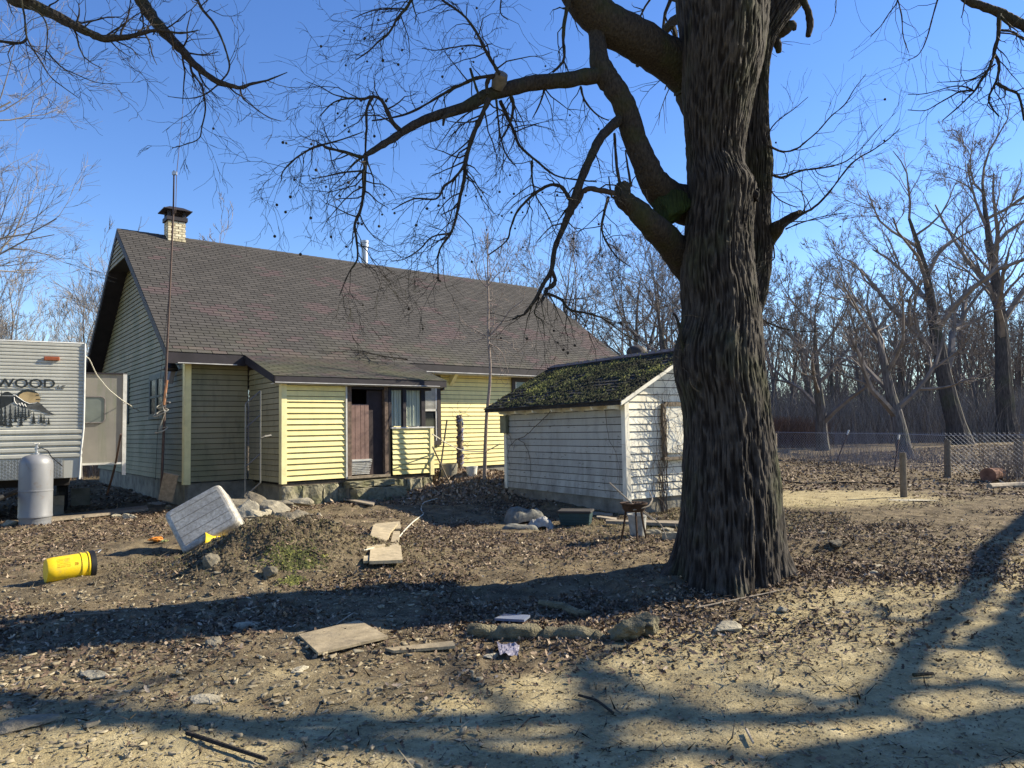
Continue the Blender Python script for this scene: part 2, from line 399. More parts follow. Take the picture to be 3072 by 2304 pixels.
mw = wallbox('main_wall', (PU0+.2, .0, ZB-.02), (L, .12, 3.4))
for i in range(22):
    if ZB+(i+1)*HL < 3.36: course(mw, YEL, (5.45, -.0), (L-.1, -.0), ZB+i*HL, HL, (0, -1, 0))
for i in range(22):
    if ZB+(i+1)*HL < 3.2: course(mw, YEL, (PU0+.15, -.0), (5.44, -.0), ZB+i*HL, HL, (0, -1, 0), .2)
for uu in (7.45, 11.3):
    m = M(); P = [(-.14, -.03, 2.93), (.14, -.03, 2.93), (.14, -.0, 2.93), (-.14, 0, 2.93), (-.14, -.36, 3.24), (.14, -.36, 3.24), (.14, -.0, 3.24), (-.14, -.0, 3.24)]
    m.mesh8([(p[0]*.4+uu, p[1], p[2]) for p in P]); m.build('eave_bracket', TRIMY, house)
# foundation
wallbox('foundation', (.06, .03, -.5), (L-.05, .5, ZB-.03), CONC); wallbox('gable_foundation', (.03, .06, -.5), (.4, 2*W2-.05, ZB-.03), CONC)
wallbox('porch_base', (PU0+.2, PJ+.14, -.4), (PU1-.15, -.03, ZB-.09), CONC)
m = M(); m.bb((PU0+.0, PJ+.02, ZB-.085), (PU1-.0, PJ+.2, ZB-.008)); m.build('porch_sill_beam', WOODG, house, tone=-.3)
# stone blocks under the porch
fs = M(); fs.bb((PU0+.05, PJ+.1, -.3), (PU1-.1, PJ+.14, ZB-.1)); fs = fs.build('stone_footing', CONC, house)
k = Mat('mossy_stone_block', .95, 0, .15)
c = k.ramp(k.tint(), [(0, (.18, .165, .11)), (1, (.36, .325, .23))]); c = k.mix(k.g(.45, .65, k.noise(3, 5), 0, .6), c, (.09, .10, .035)); c = k.mix(k.g(.4, .7, k.noise(14, 5), 0, .5), c, (.05, .045, .03))
k.col(c); k.bump(k.noise(9, 6), .8, .05); BLOCK = k.m
def block(x0, x1, z0, z1, d=.2, nm='stone_block', par=None, y=None):
    V, Fc = ico(2); y = PJ+.06 if y is None else y; m = M(); sd = rnd.random()*50
    for v in V:
        q = [max(-1, min(1, c_*1.75)) for c_ in v]
        nz_ = 1+.06*math.sin(v.x*7+sd)*math.sin(v.z*9+sd*2)
        m.v.append(((x0+x1)/2+q[0]*(x1-x0)/2*nz_, y+q[1]*d/2*nz_ - .02*math.sin(v.x*6+sd), (z0+z1)/2+q[2]*(z1-z0)/2*nz_))
    m.f = [tuple(f) for f in Fc]; m.t = [R(.1, .9)]*len(Fc)
    return m.build(nm, BLOCK, par or fs)
u = PU0+.02
for wd in (.46, .50, .38, .52, .42, .48, .40, .44, .30):
    block(u, u+wd-.012, -.12, .41 if u < 2.5 or u > 3.9 else .30); u += wd
st = M(); st.bb((2.98, PJ-.2, .0), (4.1, PJ-.02, .30)); st = st.build('entry_steps', CONC, house)
block(2.95, 3.55, .31, .44, .42, 'step_stone', st, PJ-.12); block(3.56, 4.12, .31, .45, .40, 'step_stone', st, PJ-.12)
block(3.0, 3.7, -.02, .29, .36, 'step_stone', st, PJ-.40); block(3.71, 4.32, -.02, .28, .36, 'step_stone', st, PJ-.40)

# gable wall
gw = M(); gw.poly([(0, .0, ZB), (0, 2*W2, ZB), (0, 2*W2, roofz(2*W2)-.2), (0, W2, roofz(W2)-.2), (0, 0, roofz(0)-.2)]); gw = gw.build('gable_wall', INSIDE, house)
z = ZB
while z < 7.3:
    z1 = min(z+HL, roofz(W2)-.24)
    def lim(zz): a = max(.0, (zz+.22-ZE)/SL-OE); return a, 2*W2-a
    a0, b0 = lim(z); a1, b1 = lim(z1)
    if b1-a1 < .1: break
    m = M(); lap(m, (-.002, b0, z), (-.002, a0, z), HL, (-1, 0, 0), R(.2, .8), q0=(-.002, b1, z1), q1=(-.002, a1, z1)); m.build('siding_board', YSHADE, gw); z += HL
# boxed peak
pk = M(); zp = 6.62; vp = (zp+.2-ZE)/SL-OE
pk.poly([(-OG+.02, vp, zp), (-OG+.02, 2*W2-vp, zp), (-OG+.02, W2, roofz(W2)-.2)]); pk.poly([(-OG+.02, vp, zp), (0, vp, zp), (0, 2*W2-vp, zp), (-OG+.02, 2*W2-vp, zp)])
pk = pk.build('gable_peak', DARK, house)
z = zp
for i in range(7):
    a0 = max(0, (z+.22-ZE)/SL-OE); a1 = max(0, (z+HL+.22-ZE)/SL-OE)
    if a1 > W2-.05: break
    m = M(); lap(m, (-OG+.015, 2*W2-a0, z), (-OG+.015, a0, z), HL, (-1, 0, 0), R(.2, .6), q0=(-OG+.015, 2*W2-a1, z+HL), q1=(-OG+.015, a1, z+HL)); m.build('siding_board', YSHADE, pk); z += HL

# windows
WIN = simple('dark_green_window_paint', (.05, .075, .07), .2, 5, .5, 0, .1)
BRN = simple('dark_brown_frame', (.045, .035, .032), .2, 5, .6, 0, .1)
k = Mat('window_glass', .08, 0, .6); k.col((.018, .022, .026)); GLASS = k.m
def window_gable(v0, v1, z0, z1, cols=2):
    w = M(); t = .09
    w.bb((-.05, v0-t, z0-t), (-.026, v0, z1+t)); w.bb((-.05, v1, z0-t), (-.026, v1+t, z1+t)); w.bb((-.05, v0, z1), (-.026, v1, z1+t)); w.bb((-.07, v0, z0-t), (-.026, v1, z0))
    w = w.build('window', WIN, house, label='dark green framed sash window on the gable wall' if cols == 2 else None) if cols == 2 else w.build('window', WIN, house)
    g = M(); g.bb((-.035, v0, z0), (-.028, v1, z1)); g.build('pane', GLASS, w)
    b = M(); cw_ = (v1-v0)/cols
    for i in range(1, cols): b.bb((-.06, v0+i*cw_-.05, z0), (-.036, v0+i*cw_+.05, z1))
    for i in range(cols):
        a = v0+i*cw_+.05; e = v0+(i+1)*cw_-.05
        b.bb((-.055, a, (z0+z1)/2-.03), (-.036, e, (z0+z1)/2+.03))
        b.bb((-.055, a, z0), (-.036, a+.04, z1)); b.bb((-.055, e-.04, z0), (-.036, e, z1)); b.bb((-.055, a+.04, z1-.05), (-.036, e-.04, z1)); b.bb((-.055, a+.04, z0), (-.036, e-.04, z0+.05))
    b.build('sash', WIN, w)
window_gable(1.85, 3.35, 2.12, 3.12); window_gable(6.15, 7.4, 2.05, 3.3)
# main wall window seen past the porch corner, and one near the shed
def window_front(u0, u1, z0, z1, blinds):
    w = M(); t = .13
    w.bb((u0-t, -.07, z0-t), (u0, -.026, z1+t)); w.bb((u1, -.07, z0-t), (u1+t, -.026, z1+t)); w.bb((u0, -.07, z1), (u1, -.026, z1+t)); w.bb((u0, -.09, z0-t), (u1, -.026, z0))
    w = w.build('window', BRN, house); g = M(); g.bb((u0, -.034, z0), (u1, -.028, z1)); g.build('pane', GLASS, w)
    zm = (z0+z1)/2; b = M(); b.bb((u0, -.06, zm-.03), (u1, -.036, zm+.03)); b.bb((u0, -.06, z0), (u0+.05, -.036, z1)); b.bb((u1-.05, -.06, z0), (u1, -.036, z1)); b.build('sash', WHITE, w)
    if blinds:
        zz = zm+.05
        b = M()
        while zz < z1: b.box(((u0+u1)/2, -.045, zz), (u1-u0-.1, .012, .022), Euler((.6, 0, 0))); zz += .035
        b.build('blind_slats', WHITE, w, kind='stuff')
window_front(6.25, 6.93, 1.3, 3.08, True); window_front(9.9, 10.7, 1.9, 3.1, False)

# porch opening: posts, door, windows, half wall
POST = simple('worn_brown_post', (.12, .085, .065), .45, 12, .85, 0, .4)
for u0, u1, z1, nm, mt in ((3.04, 3.15, 2.7, 'door_post', POST), (4.03, 4.13, 2.7, 'door_post', POST), (4.14, 4.22, 2.7, 'window_post', DARK), (4.545, 4.64, 2.7, 'window_post', DARK), (5.08, 5.2, 2.7, 'window_post', DARK)):
    m = M(); m.bb((u0, PJ-.01, ZB+.02 if u1 < 4.2 else 1.7), (u1, PJ+.11, z1)); m.build(nm, mt, house, bevel=.005)
m = M(); m.bb((PU0+.1, PJ-.0, 2.62), (PU1-.02, PJ+.12, 2.765)); m.build('porch_beam', DARK, house)
m = M(); m.bb((PU1-.09, PJ+.13, 2.62), (PU1, -.05, 2.8)); m.build('porch_side_beam', DARK, house)
m = M(); m.bb((3.02, PJ-.08, ZB-.0), (4.14, PJ+.16, ZB+.055)); m.build('threshold', WOODG, house, tone=.1)
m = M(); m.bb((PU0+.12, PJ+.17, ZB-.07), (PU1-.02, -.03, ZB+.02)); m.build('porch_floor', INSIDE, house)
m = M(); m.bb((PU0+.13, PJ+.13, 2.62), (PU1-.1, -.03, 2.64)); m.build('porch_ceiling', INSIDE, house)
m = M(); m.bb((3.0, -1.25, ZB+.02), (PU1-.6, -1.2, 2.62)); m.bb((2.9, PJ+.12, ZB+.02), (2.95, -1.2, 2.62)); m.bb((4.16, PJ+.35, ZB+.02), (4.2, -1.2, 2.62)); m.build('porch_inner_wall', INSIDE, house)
m = M(); m.bb((3.60, PJ+.10, ZB+.06), (4.02, PJ+.13, 2.60)); m.build('dark_opening_panel', simple('dark_opening_brown', (.035, .024, .024), .3, 4, .7, 0, .2), house)  # added dark panel standing in for the shade inside the doorway
BROWN = simple('faded_brown_door_paint', (.19, .12, .10), .25, 4, .75, 0, .3)
dr = M(); dr.bb((3.155, PJ+.05, .93), (3.62, PJ+.075, 2.26)); dr = dr.build('porch_door', BROWN, house)
for i, (a, b) in enumerate(((3.155, 3.255), (3.265, 3.40), (3.41, 3.51), (3.52, 3.62))):
    m = M(); m.bb((a, PJ+.035, .94), (b, PJ+.049, 2.25)); m.build('door_plank', BROWN, dr)
cr = M()
for i in range(9): cr.box((3.39, PJ+.02, .60+i*.04), (.46+.02*i, .012, .012))
for i in range(16): cr.box((3.17+i*.029, PJ+.02, .76), (.007, .012, .34))
cr.bb((3.16, PJ+.0, .90), (3.67, PJ+.05, .945)); cr.build('wire_grille', WHITE, house)
k = Mat('lace_curtain', .9, 0, .1); wv = k.n.new('ShaderNodeTexWave'); wv.inputs['Scale'].default_value = 3; wv.inputs['Distortion'].default_value = 4; k.l.new(k.co('Object', (3, 3, .25)), wv.inputs[0])
k.col(k.ramp(wv.outputs[0], [(0, (.30, .33, .28)), (1, (.62, .66, .55))])); CURT = k.m
for a, b in ((4.23, 4.53), (4.65, 5.07)):
    m = M(); N_ = 26
    for i in range(N_):
        ua, ub = a+(b-a)*i/N_, a+(b-a)*(i+1)/N_
        ya, yb = [PJ+.07+.018*math.sin(x*95)+.01*math.sin(x*37) for x in (ua, ub)]
        m.poly([(ua, ya, 1.72), (ub, yb, 1.72), (ub, yb, 2.62), (ua, ya, 2.62)])
    m.build('curtain', CURT, house, smooth=True)
k = Mat('clear_pane', .03, 0, .5); k.b.inputs['Transmission Weight'].default_value = 1; k.b.inputs['IOR'].default_value = 1.02; k.col((.9, .93, .92)); CLEAR = k.m
k = Mat('grey_screen_panel', .7, 0, .3); k.col((.20, .20, .21)); SCR = k.m
m = M(); m.bb((5.2, PJ+.1, 1.72), (5.24, PJ+.62, 2.62)); m.build('screen_panel', SCR, house)
hwl = wallbox('half_wall', (4.24, PJ+.0, ZB), (PU1-.1, PJ+.1, 1.66))
for i in range(9): course(hwl, YEL, (4.24, PJ), (PU1-.09, PJ), ZB+.03+i*HL, HL, (0, -1, 0), d0=.034)
m = M(); m.bb((4.2, PJ-.05, 1.662), (PU1+.02, PJ+.14, 1.70)); m.build('half_wall_cap', WHITE, hwl)
m = M(); m.bb((PU1-.1, PJ-.045, ZB-.03), (PU1+.015, PJ, 1.66)); m.bb((PU1-.03, PJ, ZB-.03), (PU1+.015, PJ+.12, 1.66)); m.build('corner_trim', TRIMY, hwl, bevel=.004)
k = Mat('insect_screen', .8); tr_ = k.n.new('ShaderNodeBsdfTransparent'); mx_ = k.n.new('ShaderNodeMixShader'); mx_.inputs[0].default_value = .3; k.col((.08, .08, .08)); k.l.new(tr_.outputs[0], mx_.inputs[1]); k.l.new(k.b.outputs[0], mx_.inputs[2]); k.l.new(mx_.outputs[0], k.n['Material Output'].inputs[0]); MESHM = k.m
# loose propped storm door at the porch side wall
ALU = simple('dull_aluminium', (.17, .17, .165), .2, 8, .45, .6, .1, .003)
d_ = M(); A = Vector((.62, -2.30, .27)); B = Vector((.90, -2.42, .55)); Hh = 1.97
def dp(s_, zz): p = A.lerp(B, s_); return (p.x, p.y, p.z+zz)
for s_ in (0, 1): d_.tube([dp(s_, 0), dp(s_, Hh)], .016, 4)
for zz in (0, .62, 1.45, Hh): d_.tube([dp(0, zz), dp(1, zz)], .015, 4)
d_ = d_.build('storm_door', ALU, house, label='light storm door frame propped askew against the porch side')
m = M(); m.poly([dp(.05, .62), dp(.95, .62), dp(.95, 1.43), dp(.05, 1.43)]); m.poly([dp(.05, 1.47), dp(.95, 1.47), dp(.95, Hh-.02), dp(.05, Hh-.02)]); m.build('screen_mesh', MESHM, d_)
m = M(); m.tube([dp(1.0, .95), (1.02, -2.3, 1.53), (1.2, -2.2, 1.55)], [.02, .03, .035], 6); m.build('door_handle', BLACK, d_)

# roof
roof = M()
def slab(m, pts, th):
    n_ = len(pts); b = [Vector(p)-Vector((0, 0, th)) for p in pts]; t_ = [Vector(p) for p in pts]
    m.poly(t_); m.poly(b[::-1])
    for i in range(n_): m.poly([t_[i], b[i], b[(i+1) % n_], t_[(i+1) % n_]])
LR = L+.25; ZR = roofz(W2)
slab(roof, [(-OG, -OE, ZE-.012), (LR, -OE, ZE-.012), (LR, W2, ZR-.012), (-OG, W2, ZR-.012)], .09)
slab(roof, [(-OG, W2, ZR-.012), (LR, W2, ZR-.012), (LR, 2*W2+OE, ZE-.012), (-OG, 2*W2+OE, ZE-.012)], .09)
PA, PB = 1.22, 5.70
slab(roof, [(PA, -2.373, 2.868), (PB, -2.373, 2.868), (PB, -OE+.0, ZE-.018), (PA, -OE+.0, ZE-.018)], .08)
roof = roof.build('roof', DARK, house)
f_ = M()
f_.bb((-OG-.015, -OE-.02, ZE-.26), (PA, -OE+.015, ZE-.03)); f_.build('eave_fascia', DARK, roof)
f_ = M(); f_.bb((PB, -OE-.02, ZE-.21), (LR, -OE+.015, ZE-.03)); f_.build('eave_fascia', DARK, roof)
f_ = M(); f_.bb((PA-.02, -2.395, 2.70), (PB+.02, -2.36, 2.86)); f_.bb((PB-.06, -2.36, 2.62), (PB-.02, -2.2, 2.80)); f_.build('porch_fascia', DARK, roof)
f_ = M(); f_.bb((PA+.0, -2.36, 2.69), (PB, PJ+.02, 2.705)); f_.build('porch_soffit', WHITE, roof)
f_ = M(); f_.bb((PB, -OE+.02, ZE-.25), (LR, .0, ZE-.235)); f_.build('eave_soffit', WHITE, roof)
f_ = M(); f_.bb((PB+.2, -OE-.045, ZE-.225), (LR, -OE-.021, ZE-.20)); f_.bb((-.3, -OE-.045, ZE-.255), (PA-.2, -OE-.021, ZE-.235)); f_.bb((PA, -2.42, 2.71), (PB-.2, -2.396, 2.73)); f_.build('gutter_strip', simple('white_drip_strip', (.42, .41, .40), .2, 5), roof)
for (v0, z0, v1, z1, nm) in ((-OE, ZE, W2, ZR, 'front_rake_board'), (2*W2+OE, ZE, W2, ZR, 'rear_rake_board')):
    f_ = M(); x0, x1 = -OG-.02, -OG+.015
    f_.mesh8([(x0, v0, z0-.25), (x1, v0, z0-.25), (x1, v1, z1-.25), (x0, v1, z1-.25), (x0, v0, z0-.02), (x1, v0, z0-.02), (x1, v1, z1-.02), (x0, v1, z1-.02)]); f_.build(nm, DARK, roof)
f_ = M(); f_.mesh8([(PA-.02, -2.395, 2.70), (PA+.015, -2.395, 2.70), (PA+.015, -OE, ZE-.2), (PA-.02, -OE, ZE-.2), (PA-.02, -2.395, 2.87), (PA+.015, -2.395, 2.87), (PA+.015, -OE, ZE-.02), (PA-.02, -OE, ZE-.02)]); f_.build('porch_rake_board', DARK, roof)
f_ = M(); f_.mesh8([(-OG+.0, W2+.02, ZR-.3), (.0, W2+.02, ZR-.3), (.0, 2*W2+OE-.05, ZE-.28), (-OG+.0, 2*W2+OE-.05, ZE-.28), (-OG+.0, W2+.02, ZR-.12), (.0, W2+.02, ZR-.12), (.0, 2*W2+OE-.05, ZE-.12), (-OG, 2*W2+OE-.05, ZE-.12)]); f_.build('rake_soffit', DARK, roof)
# shingles
tabs = []
def shingle_rows(v0, z0, v1, z1, ua, ub, clip=None):
    Lg = math.hypot(v1-v0, z1-z0); nrow = int(Lg/.142); dv, dz = (v1-v0)/nrow, (z1-z0)/nrow
    sv = Vector((0, dv, dz)).normalized(); nv = Vector((0, -sv.z, sv.y)) if dv > 0 else Vector((0, -sv.z, sv.y))
    if nv.z < 0: nv = -nv
    for r_ in range(nrow):
        u_ = ua - (.165 if r_ % 2 else 0) - R(0, .03)
        while u_ < ub:
            a, b = max(u_, ua), min(u_+.325, ub); u_ += .341
            if b-a < .05: continue
            base = Vector((0, v0+dv*r_, z0+dz*r_)); e = nv*.016; e2 = nv*.003; up_ = sv*(Lg/nrow*1.04); dn = sv*(-R(0, .008))
            tabs.append(([Vector((a, 0, 0))+base+dn, Vector((b, 0, 0))+base+dn, Vector((b, 0, 0))+base+up_, Vector((a, 0, 0))+base+up_,
                          Vector((a, 0, 0))+base+dn+e, Vector((b, 0, 0))+base+dn+e, Vector((b, 0, 0))+base+up_+e2, Vector((a, 0, 0))+base+up_+e2], a, base))
shingle_rows(-2.40, 2.862, -OE, ZE, PA-.02, PB+.02)
npt = len(tabs)
shingle_rows(-OE, ZE, W2, ZR, -OG-.02, LR)
tabs = [t_ for i, t_ in enumerate(tabs) if True]
hm = Matrix.Translation((-7.643, 16.847, 0)) @ Matrix.Rotation(TH, 4, 'Z')
def patch(u_, v_):      # purplish replacement tabs come in patches and streaks
    n_ = float(vnoise(u_*.75, v_*1.1, 41))*.6 + float(vnoise(u_*2.3, v_*2.3, 42))*.4
    return n_
tabs.sort(key=lambda t_: ((hm @ t_[0][4])-OC).length)
cl = M(); cu = 0
for i, (P, a, base) in enumerate(tabs):
    n_ = patch(a, base.y*1.2); t = R(.05, .68) if R(0, 1) < .9 else R(0, .3)
    if n_ > .60 + abs(base.z-4.7)*.05 and R(0, 1) < .85: t = R(.74, .95)
    if base.z < 3.6 and R(0, 1) < .35: t = R(.6, 1.0)
    if cu < 300: cu += 1; m = M(); m.mesh8(P, t); m.build('shingle', SHIN, roof)
    else: cl.mesh8(P, t)
cl.build('far_shingles', SHIN, roof, kind='stuff')
f_ = M(); x = -OG
while x < LR:
    f_.mesh8([(x, W2-.16, ZR-.108), (x+.29, W2-.16, ZR-.108), (x+.29, W2+.16, ZR-.108), (x, W2+.16, ZR-.108), (x, W2-.01, ZR+.012), (x+.29, W2-.01, ZR+.02), (x+.29, W2+.01, ZR+.02), (x, W2+.01, ZR+.012)], R(0, .5)); x += .28
f_.build('ridge_cap', SHIN, roof)
# chimney
BRICK = tinted('cream_brick', [(0, (.42, .36, .23)), (1, (.68, .61, .44))], .25, 12, .9, .4, .008)
MORT = simple('dark_mortar', (.10, .075, .055), .3, 10, .95)
ch = M(); cu0, cu1, cv0, cv1, cz0, cz1 = .80, 1.31, 5.2, 5.68, 7.1, 8.10
ch.bb((cu0+.012, cv0+.012, cz0), (cu1-.012, cv1-.012, cz1)); ch = ch.build('chimney', MORT, house)
z = 7.32; row = 0
while z < 8.06:
    for side in (0, 1):
        a, b = (cu0, cu1) if side == 0 else (cv0+.1, cv1)
        x = a - (.10 if (row+side) % 2 else 0)
        while x < b-.02:
            p, q = max(x, a), min(x+.19, b)
            m = M()
            if side == 0: m.bb((p+.004, cv0, z), (q-.004, cv0+.09, z+.066), R(0, 1))
            else: m.bb((cu0-.0, p+.004, z), (cu0+.09, q-.004, z+.066), R(0, 1))
            m.build('brick', BRICK, ch, bevel=.003); x += .20
    z += .0765; row += 1
m = M(); m.bb((cu0-.04, cv0-.04, 8.10), (cu1+.04, cv1+.04, 8.22)); m.build('chimney_crown', DARK, ch)
m = M()
for a in (cu0+.0, cu1-.08):
    for b in (cv0+.0, cv1-.08): m = M(); m.bb((a, b, 8.22), (a+.08, b+.08, 8.42)); m.build('cap_post', DARK, ch)
m = M()
for i in range(9): m.tube([(cu0+.05+i*.05, cv0+.03, 8.22), (cu0+.08+i*.05, cv0+.03, 8.42)], .005, 3)
for i in range(5): m.tube([(cu0+.05, cv0+.03, 8.24+i*.04), (cu1-.05, cv0+.03, 8.24+i*.04)], .004, 3)
m.build('spark_mesh', RUST, ch)
m = M(); cc, cd = (cu0+cu1)/2, (cv0+cv1)/2
m.mesh8([(cu0-.14, cv0-.14, 8.42), (cu1+.14, cv0-.14, 8.42), (cu1+.14, cv1+.14, 8.42), (cu0-.14, cv1+.14, 8.42), (cu0+.06, cv0+.06, 8.54), (cu1-.06, cv0+.06, 8.54), (cu1-.06, cv1-.06, 8.54), (cu0+.06, cv1-.06, 8.54)])
m.bb((cu0-.15, cv0-.15, 8.40), (cu1+.15, cv1+.15, 8.425)); m.build('chimney_cap', DARK, ch)
m = M(); m.bb((cu0-.05, cv0-.05, 7.25), (cu1+.05, cv0-.008, 7.40)); m.build('chimney_flashing', WHITE, ch)
# stove pipe behind the ridge
d = ray(1094, 780); vv = 6.3; eu = Vector((math.cos(TH), math.sin(TH), 0)); ev = Vector((-math.sin(TH), math.cos(TH), 0)); C0 = Vector((-7.643, 16.847, 0))
tt = (vv-(OC-C0).dot(ev))/d.dot(ev); pu = (OC+d*tt-C0).dot(eu)
m = M(); m.lathe([(.12, 6.3), (.12, 8.48), (.125, 8.48), (.125, 8.5), (.155, 8.51), (.155, 8.62), (.14, 8.63), (.14, 8.66), (.165, 8.67), (.165, 8.75), (.05, 8.78)], 20, (pu, vv, 0)); m.build('stove_pipe', GALV, house, smooth=True)
# yard light and fittings on the gable corner
yl = M(); yl.tube([(0, .55, 3.30), (-.14, .55, 3.26)], .02, 6); yl = yl.build('yard_light', GALV, house)
m = M(); m.lathe([(.02, .16), (.10, .14), (.16, .02), (.14, -.04), (.10, -.02), (.0, -.02)], 16, (-.22, .42, 3.16)); m.build('light_hood', BLACK, yl, smooth=True)
m = M(); m.box((-.14, .72, 3.02), (.12, .18, .36), Euler((.15, .2, 0))); m.build('light_box', SCR, yl, bevel=.02)
bt = thing('fallen_twig', 'dark bare twig lying on the porch roof edge beneath the eave', 'twig', hm @ Vector((4.4, -.9, 3.37)), TH)
m = M(); g1 = random.Random(3)
def twiggy(m, p, d, L_, r, n, g, sag=0, flat=None, t=.4):
    pts = [Vector(p)]; rr = [r]; d = Vector(d).normalized()
    for i in range(n):
        d = (d + Vector((g.gauss(0, .22), g.gauss(0, .22), g.gauss(0, .22)-sag))).normalized()
        if flat is not None: d = (d-flat*d.dot(flat)*.8).normalized()
        pts.append(pts[-1]+d*L_/n); rr.append(r*(1-.75*(i+1)/n))
    m.tube(pts, rr, 4, t); return pts, rr, d
fn = Vector((0, -.3, .95)).normalized()
P0, _, _ = twiggy(m, (1.0, -.1, .16), (-1, .25, .25), 2.2, .022, 8, g1, 0, fn)
for q in P0[1:]:
    for s_ in (1, -1): P1, _, _ = twiggy(m, q, (-1+g1.uniform(-.3, .3), s_*.9, s_*.3+.05), g1.uniform(.5, 1.0), .010, 5, g1, 0, fn); [twiggy(m, q2, (-1, g1.uniform(-1, 1), .1), .35, .005, 4, g1, 0, fn) for q2 in P1[2:]]
m.build('twig_branches', LIMB, bt)

# ================================================================== SHED   local x along the gable wall (right-away), y along the long wall (left-away)
TS = math.radians(-32.678)
# gable direction b=(cos,-sin) , long direction a=(sin,cos): frame with x=b, y=a is a rotation by -TS
shed = thing('white_shed', 'small white clapboard shed with peeling paint and a moss covered gable roof', 'shed', (2.136, 13.836, 0), -TS)
def sbuild(m, n, mt, p=None, **kw): return m.build(n, mt, p or shed, **kw)
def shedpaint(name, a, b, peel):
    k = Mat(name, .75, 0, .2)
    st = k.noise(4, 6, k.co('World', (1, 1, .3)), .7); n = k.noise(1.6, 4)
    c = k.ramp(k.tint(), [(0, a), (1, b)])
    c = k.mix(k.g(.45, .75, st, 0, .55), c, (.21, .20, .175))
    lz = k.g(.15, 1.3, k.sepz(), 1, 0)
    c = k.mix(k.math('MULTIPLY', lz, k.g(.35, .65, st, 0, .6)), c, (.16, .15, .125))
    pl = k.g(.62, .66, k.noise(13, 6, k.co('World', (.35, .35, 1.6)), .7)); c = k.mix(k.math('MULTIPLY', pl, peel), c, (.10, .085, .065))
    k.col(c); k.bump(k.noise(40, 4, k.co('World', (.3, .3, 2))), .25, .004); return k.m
SW = shedpaint('shade_darkened_peeling_paint', (.36, .35, .31), (.47, .455, .40), .9)  # same paint darkened for the shaded long wall, with peeling and grime
SW2 = shedpaint('sun_lightened_white_paint', (.76, .72, .60), (.86, .82, .69), .6)  # same paint lightened in colour for the sunlit gable, also on trim
SLn, SWd, SZB, SZT = 4.35, 3.5, .21, 2.0
RP = SWd/2; EO = .35; ZEs = 2.08; RSL = (3.20-ZEs)/(RP+EO)
def srz(x): return ZEs + (min(x, SWd-x)+EO)*RSL
lw = M(); lw.bb((.03, .03, SZB), (.10, SLn-.03, 2.15)); lw = sbuild(lw, 'long_wall', INSIDE)
for i in range(12):
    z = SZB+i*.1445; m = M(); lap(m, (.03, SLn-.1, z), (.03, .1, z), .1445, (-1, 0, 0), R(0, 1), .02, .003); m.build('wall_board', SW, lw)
m = M(); m.bb((.008, .08, 1.945), (.03, SLn-.08, 2.14)); m.build('frieze_board', SW2, lw)
for a, b in ((-.02, .09), (SLn-.09, SLn+.02)): m = M(); m.bb((.0, a, SZB-.03), (.03, b, 2.15)); sbuild(m, 'corner_board', SW2)
m = M(); m.bb((.002, -.022, SZB-.03), (.11, .0, 2.15)); sbuild(m, 'corner_board', SW2)
gw2 = M(); gw2.poly([(0.03, .03, SZB), (SWd, .03, SZB), (SWd, .03, srz(SWd)-.1), (RP, .03, srz(RP)-.1), (.03, .03, srz(0)-.1)]); gw2 = sbuild(gw2, 'gable_wall', INSIDE)
for i in range(20):
    z = SZB+i*.1445; z1 = z+.1445
    def sl_(zz): return max(.11 if zz < 2.2 else 0, (zz+.08-ZEs)/RSL-EO)
    a0, a1 = sl_(z), sl_(z1)
    if a1 > RP-.03: break
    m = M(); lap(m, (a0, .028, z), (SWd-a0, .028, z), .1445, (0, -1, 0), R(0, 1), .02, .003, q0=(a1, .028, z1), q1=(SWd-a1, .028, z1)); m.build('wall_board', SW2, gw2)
# boarded opening on the gable
bo = M(); bo.bb((1.06, -.03, 1.06), (1.75, -.0, 2.0)); bo = sbuild(bo, 'boarded_opening', SW2)
m = M(); m.bb((.97, -.05, .98), (1.06, -.0, 2.05)); m.bb((1.75, -.05, .98), (1.84, -.0, 2.05)); m.bb((1.06, -.05, 2.0), (1.75, -.0, 2.08)); m.build('opening_frame', WOODG, bo, kind='stuff'); m = M(); m.bb((.93, -.11, .93), (1.9, -.0, .985)); m.build('sill', WOODG, bo)
# foundation, rafter tails, roof
m = M(); m.bb((.05, .05, -.5), (SWd-.05, SLn-.05, SZB-.005)); sbuild(m, 'shed_foundation', CONC)
for y in (.12, .62, 1.28, 1.98, 2.7, 3.4, 4.1):
    m = M(); m.mesh8([(-.26, y, 1.95), (.03, y, 1.93), (.03, y+.05, 1.93), (-.26, y+.05, 1.95), (-.32, y, ZEs-.02), (.03, y, srz(.03)-.08), (.03, y+.05, srz(.03)-.08), (-.32, y+.05, ZEs-.02)]); sbuild(m, 'rafter_tail', SW2)
SRD = simple('dark_old_shingle', (.030, .028, .026), .4, 8, .95, 0, .6, .02)
sr = M(); a, b = -.32, SLn+.32
for x0, x1 in ((-EO, RP), (SWd+EO, RP)):
    z0, z1 = ZEs, srz(RP)
    sr.mesh8([(x0, a, z0-.07), (x1, a, z1-.07), (x1, b, z1-.07), (x0, b, z0-.07), (x0, a, z0-.01), (x1, a, z1-.01), (x1, b, z1-.01), (x0, b, z0-.01)])
sr = sbuild(sr, 'shed_roof', SRD)
nr_ = 15; ln = math.hypot(RP+EO, 3.20-ZEs); g2 = random.Random(5)
